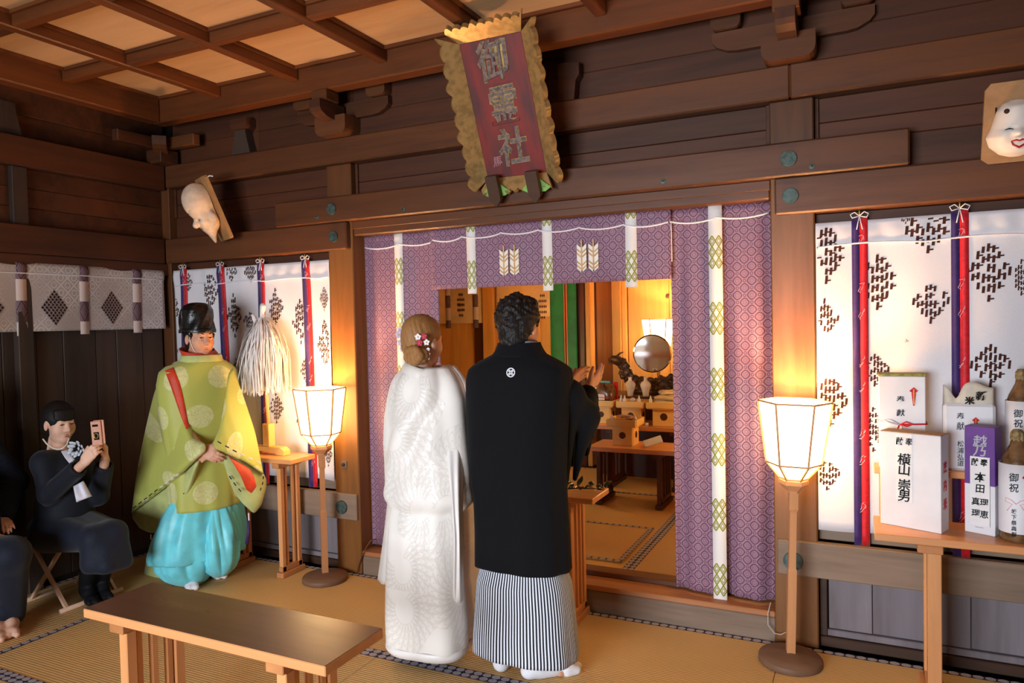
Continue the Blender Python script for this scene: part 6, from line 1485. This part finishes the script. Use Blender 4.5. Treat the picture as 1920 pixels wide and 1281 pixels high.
for s, kx, ky, fx, fy in ((1, 178, 1010, 165, 1122), (-1, 212, 1000, 192, 1113)):
    kn = atD(kx, ky, 4.05+.06*(s < 0)); an = onZ(fx, fy, 0)+(0, 0, .08); S.rc(pv+np.array([0, -.08*s, -.02]), kn, .08, .058, .04).rc(kn, an, .055, .034, .03); ft.append((an-(0, 0, .08)-fd*.02, nrm(fd+(0, -.35, 0)), kn, an)); foot(S, ft[-1][0], ft[-1][1], .85)
woman = link('person', S.mesh('person', [(hc-.15, hc+.14), (np.minimum(wR, wL)-.05, np.maximum(wR, wL)+.11)], .004, .012, origin=W0), M_SKINF, None, True, label='seated woman in a dark suit with pearls holding up a phone', cat='person'); woman.location = W0
facial(hh, W0, woman, M_HAIRB, plain('rose_lip', (170, 84, 84), .45, .4), .7)
M_SUIT = plain('midnight_suit', (20, 24, 36), .75, .25, 0, .25, 120, sheen=.1); M_SUITS = plain('midnight_skirt', (18, 26, 44), .7, .25, 0, .2, 90, sheen=.15); M_STOCK = plain('black_stocking', (14, 14, 20), .7, .25)
Sj = SDF(); Sj.rc(nk+(0, 0, -.06), ch, .085, .13, .05).rc(sR+(0, 0, -.01), sL+(0, 0, -.01), .068, .068, .04).rc(ch, pv+(0, 0, .04), .13, .155, .06).rc(ch+fd*.04, pv+fd*.06+(0, 0, .08), .11, .13, .06)
for a, b, c in ((sR, eR, wR), (sL, eL, wL)):
    cf = b+(c-b)*.78; Sj.rc(a, b, .062, .056, .03).rc(b, cf, .056, .052, .02).rc(cf, c+(c-b)*.2, .036, .04, .008, True)
Sj.rc(nk+(0, 0, .06), nk+(0, 0, -.01), .07, .066, .02, True)
jk = link('jacket', Sj.mesh('jacket', (), .0065, .0065, origin=W0), M_SUIT, woman, True)
Sk = SDF(); Sk.rc(pv+(0, -.07, -.02), ft[0][2], .12, .072, .04).rc(pv+(0, .07, -.02), ft[1][2], .12, .072, .04).rc(pv, pv+(0, 0, .1), .14, .13, .05)
hm = [atD(178, 1055, 4.04), atD(222, 1052, 4.1), atD(200, 1060, 4.02)]
Sk.rc(ft[0][2], hm[0], .072, .075, .03).rc(ft[1][2], hm[1], .072, .075, .03).rc((ft[0][2]+ft[1][2])/2, hm[2], .06, .06, .03)
Sk.el((hm[0]+hm[1])/2+(0, 0, -.30), (.5, .5, .262), None, .006, True)
link('skirt', Sk.mesh('skirt', (), .008, .008, origin=W0), M_SUITS, woman, True)
T_ = SDF()
for f_, d_, kn, an in ft: T_.rc(kn, an, .06, .04, .03); foot(T_, f_, d_, .9)
link('stockings', T_.mesh('stockings', (), .0065, .0075, origin=W0), M_STOCK, woman, True)
Hs = SDF(); Hs.el(hh.p(0, -.02, .04), (.086, .106, .094), hh.R(), .02).el(hh.p(0, -.06, -.03), (.072, .055, .075), hh.R(), .03).el(hh.p(0, -.11, -.06), (.04, .04, .05), hh.R(), .03)
Hs.el(hh.p(0, .1, -.045), (.085, .06, .098), hh.R(), .008, True)
for s in (-1, 1): Hs.el(hh.p(s*.09, -.0, -.02), (.026, .03, .042), hh.R(), .008, True)
for k in range(16):
    t = -1+2*k/15; Hs.rc(hh.p(t*.055, .075-.02*t*t, .085), hh.p(t*.062+.004, .097-.025*t*t, .032+.012*t*t), .011, .004, .008)
link('hair', Hs.mesh('hair', [(hc-.2, hc+.2)], .004, .006, origin=W0), M_HAIRB, woman, True)
# pearls, blouse front, corsage, bracelet
M_PEARL = plain('pearl', (232, 222, 212), .2, .6); neckl = empty('necklace'); neckl.parent = woman
pc = [(81, 824, 4.22), (88, 833, 4.17), (98, 840, 4.14), (108, 843, 4.13), (118, 841, 4.13), (126, 833, 4.16), (129, 823, 4.2)]
def bead(r): return [(r*sin(pi*i/6)+.0002, -r*cos(pi*i/6)) for i in range(7)]
pm_ = None
for p in resample(pc, 30):
    if pm_ is None: o = MB().lathe(bead(.0045), n=10, closed=False).build('pearl', M_PEARL, neckl, True); pm_ = o.data
    else: o = link('pearl', pm_, None, neckl)
    o.location = Vector(np.asarray(atD(*p))-W0)
M_BLOUSE = plain('white_blouse_front', (222, 222, 236), .55, .35, 0, .05)
drape('blouse_front', [(115, 846, 4.12), (127, 843, 4.13)], [(132, 870, 4.06), (140, 862, 4.08)], [(115, 846, 4.12), (122, 858, 4.08), (132, 870, 4.06)], [(127, 843, 4.13), (134, 853, 4.1), (140, 862, 4.08)], M_BLOUSE, jk, W0, .006, 10, 10)
drape('blouse_hem', [(138, 912, 4.06), (156, 902, 4.08)], [(144, 942, 4.05), (158, 936, 4.05), (172, 931, 4.08)], [(138, 912, 4.06), (141, 928, 4.05), (144, 942, 4.05)], [(156, 902, 4.08), (165, 918, 4.08), (172, 931, 4.08)], M_BLOUSE, jk, W0, .006, 10, 10, fold=lambda U, V: .01*np.sin(U*9))
cs_ = empty('corsage'); cs_.parent = jk; M_CORS = plain('silver_white_petal', (206, 214, 226), .35, .5, .1)
for k in range(16):
    a = k*2.4; rr = .004+.030*math.sqrt(k/16); c = np.asarray(atD(144, 841, 4.1))-W0+rtv*rr*cos(a)+np.array([0, 0, 1])*rr*sin(a)*.9; d = nrm(rtv*cos(a)+np.array([0, 0, sin(a)])-_fw*.8); s = nrm(np.cross(d, -_fw)); P = []
    for i in range(5): t = i/4; w = .012*sin(pi*min(1, t*.85+.1)); P.append([c+d*.026*t-s*w, c+d*.026*t-_fw*.003, c+d*.026*t+s*w])
    o = MB().grid(P).build('petal', M_CORS, cs_, True); o.modifiers.new('thickness', 'SOLIDIFY').thickness = .001
bq = wL+(atD(200, 822, 4.12)-wL)*-.05; MB().tube([bq-W0+rtv*.026*cos(a)-_fw*.026*sin(a)+np.array([0, 0, .006*sin(a)]) for a in np.linspace(0, 2*pi, 20)], .0028, 6).build('bracelet', plain('bracelet_bead', (140, 120, 140), .25, .6), woman, True)
# phone in a pink folding case
M_CASE = plain('rose_gold_case', (216, 158, 134), .4, .45, .1, .05); M_DARK = plain('black_gloss', (16, 16, 22), .2, .6)
pc_ = (np.asarray(atD(181, 813, 3.99))); ph = empty('phone', pc_, 0, 'phone in a rose pink folding case with ring grip held up by the seated woman', 'phone')
ph.matrix_world = frame(pc_, nrm(rtv*.93+_fw*-.1+np.array([0, 0, .06])), nrm(np.array([0, 0, 1])+rtv*.08))
MB().box(-.03, .03, -.065, .068, -.004, .004, .003).build('case_back', M_CASE, ph); MB().box(-.02, .04, -.060, .072, -.014, -.008, .002).build('case_cover', M_CASE, ph)
MB().box(-.018, .016, .038, .05, .0042, .0056, .001).build('camera_strip', M_DARK, ph); MB().box(-.014, .018, -.035, .008, .0042, .005, .0005).build('grip_plate', M_DARK, ph)
MB().tube([(.002+.012*cos(a), -.012+.014*sin(a), .008) for a in np.linspace(0, 2*pi, 20)], .0022, 6).build('ring_grip', M_BRASS, ph, True)

# ================================================================== guest cut by the left edge
LD = 3.95; L0 = onZ(-4, 1188, 0)+np.array([-.12, 0, 0]); LA = radians(-6); fd = np.array([cos(LA), sin(LA), 0]); lf = Fr(L0, fd); S = SDF()
pv = lf.p(.08, -.16, .45); ch = lf.p(.08, -.17, .88); hc = lf.p(.08, -.14, 1.18); hh = Fr(hc, fd, (0, 0, 1), .95); head(S, hh)
S.rc(hc+(0, 0, -.1), ch+(0, 0, .1), .05, .06, .03).rc(ch+(0, 0, .06), ch, .08, .1, .05).rc(ch, pv, .11, .13, .05)
hnd = atD(-6, 1012, 3.78); lft = []
for s in (1, -1):
    sh = lf.p(.08+s*.18, -.17, .97); el_ = lf.p(s*.24, -.15, .74) if s < 0 else atD(-32, 935, 3.82); w = hnd+(-.07, 0, .02) if s > 0 else lf.p(-.1, .0, .58)
    S.rc(sh, el_, .05, .042, .03).rc(el_, w, .04, .027, .02); hand_(S, w, nrm(fd*1.0+(0, -.1, -.25)), (0, 0, -1), (0, s*1., 0), curl=(.2, .25, .2), k=.92)
    kn = atD(20 if s > 0 else 0, 1040, 3.78 if s > 0 else 4.02); fp = onZ(30, 1188, 0) if s > 0 else onZ(2, 1178, 0)
    if s > 0: fp = onZ(34, 1183, 0)
    else: fp = onZ(6, 1192, 0)
    an = fp+(0, 0, .08)-fd*.06; S.rc(pv+np.array([0, -.09*s, 0]), kn, .085, .06, .04).rc(kn, an, .055, .036, .03); foot(S, fp-fd*.08, nrm(fd+(0, -.4, 0)), .9); lft.append((kn, an, fp))
guest = link('person', S.mesh('person', [(hnd-.1, hnd+.1)], .0045, .013, origin=L0), M_SKINF, None, True, label='seated guest in dark navy clothes cut off by the left edge of the picture', cat='person'); guest.location = L0
Sj = SDF(); Sj.rc(ch+(0, 0, .08), ch, .09, .13, .05).rc(ch, pv+(0, 0, .05), .14, .16, .06).rc(lf.p(.26, -.17, .97), lf.p(-.1, -.17, .97), .075, .075, .04)
for s in (1, -1):
    sh = lf.p(.08+s*.18, -.17, .97); el_ = lf.p(s*.24, -.15, .74) if s < 0 else atD(-32, 935, 3.82); w = hnd+(-.07, 0, .02) if s > 0 else lf.p(-.1, .0, .58); Sj.rc(sh, el_, .075, .068, .03).rc(el_, el_+(w-el_)*.85, .068, .06, .02)
link('jacket', Sj.mesh('jacket', (), .008, .008, origin=L0), plain('navy_tweed', (26, 32, 50), .8, .2, 0, .45, 160), guest, True)
Sk = SDF()
for (kn, an, fp), s in zip(lft, (1, -1)): Sk.rc(pv+np.array([0, -.09*s, 0]), kn, .125, .088, .04).rc(kn, an+(0, 0, .0), .088, .064, .04)
Sk.rc(pv, pv+(0, 0, .08), .15, .15, .05)
Sk.rc(an+(0, 0, .02), an+(0, 0, -.2), .045, .05, .01, True)
link('trousers', Sk.mesh('trousers', (), .008, .008, origin=L0), M_SUITS, guest, True)
Hs = SDF(); Hs.el(hh.p(0, -.02, .04), (.088, .106, .094), hh.R(), .02).el(hh.p(0, -.06, -.03), (.075, .055, .085), hh.R(), .03).el(hh.p(0, .1, -.045), (.085, .06, .098), hh.R(), .008, True)
link('hair', Hs.mesh('hair', (), .006, .006, origin=L0), M_HAIRB, guest, True)

facial(hh, L0, guest, M_HAIRB, M_LIPN, .8); facial(GHH, G0, groom, M_HAIRB, M_LIPN, .8); facial(BHH, B0, bride, M_HAIRBR, M_LIPN, 1.0)
# ================================================================== folding stools
def stool(cx_, cy_, ang, label, seatz=.40, w=.34, d=.36):
    """two crossed leg frames joined by round rods, cloth seat slung between the upper rods"""
    e = empty('folding_stool', (cx_, cy_, 0), ang, label, 'stool', 'folding stools')
    r = .014
    for s in (-1, 1):
        MB().tube([(-w/2-.02, s*d/2, r), (w/2+.02, s*d/2, r)], r, 10).build('floor_rod', W_STOOL, e, True); MB().tube([(-w/2-.02, -s*d/2*.85, seatz-r), (w/2+.02, -s*d/2*.85, seatz-r)], r, 10).build('seat_rod', W_STOOL, e, True)
        for q in (-1, 1):
            xq = q*(w/2-.02-.018*(s > 0)); MB().tube([(xq, s*d/2, r), (xq, -s*d/2*.85, seatz-r)], .0125, 4).build('leg', W_STOOL, e)
    P = [[(x, y, seatz-.008-.03*(1-(2*y/(d*.85))**2)) for x in np.linspace(-w/2+.03, w/2-.03, 6)] for y in np.linspace(-d/2*.85, d/2*.85, 10)]
    o = MB().grid(P).build('cloth_seat', plain('canvas_seat', (196, 190, 196), .8), e, True); o.modifiers.new('thickness', 'SOLIDIFY').thickness = .004
    return e
q0 = onZ(112, 1139, 0); q1 = onZ(222, 1104, 0)
stool(-4.27, 2.70, pi/2, 'pale wooden folding stool under the seated woman', .40)
stool(L0[0]-.16, L0[1]-.0, pi/2, 'pale wooden folding stool under the guest at the left edge', .40)

# ================================================================== relief of the old man mask
S = SDF(); S.el((0, .07, .055), (.086, .125, .105), None, .02).el((0, -.05, .045), (.074, .085, .075), None, .03).rc((0, -.10, .055), (0, -.205, .06), .045, .008, .03)
S.rc((0, -.02, .11), (0, -.065, .135), .012, .021, .014).rc((-.05, -.03, .085), (-.02, -.022, .108), .012, .012, .012).rc((.05, -.03, .085), (.02, -.022, .108), .012, .012, .012)
for s in (-1, 1):
    S.rc((s*.045, -.065, .085), (s*.04, -.06, .09), .024, .024, .02).el((s*.034, -.042, .118), (.02, .008, .012), None, .008, True).el((s*.078, -.05, .03), (.014, .035, .02), None, .01)
    S.rc((s*.03, -.10, .108), (s*.045, -.115, .09), .004, .004, .006, True)
S.rc((-.025, -.098, .118), (.025, -.098, .118), .007, .007, .006, True)
for k in range(3): S.rc((-.05, .0+.018*k, .145), (.05, .0+.018*k, .145), .004, .004, .006, True)
S.el((0, 0, -.255), (.6, .6, .255), None, .004, True)
link('face', S.mesh('face', (), .005, .005), M_MASKW, OLD_MASK, True)
for s in (-1, 1): MB().tube([(s*.05, -.043, .098), (s*.034, -.040, .108), (s*.02, -.044, .112)], [.0015, .003, .0015], 6).build('eye_slit', M_MOTIF, OLD_MASK, True)
MB().tube([(-.022, -.098, .112), (0, -.1, .117), (.022, -.098, .112)], [.0015, .004, .0015], 6).build('mouth', M_MOTIF, OLD_MASK, True)
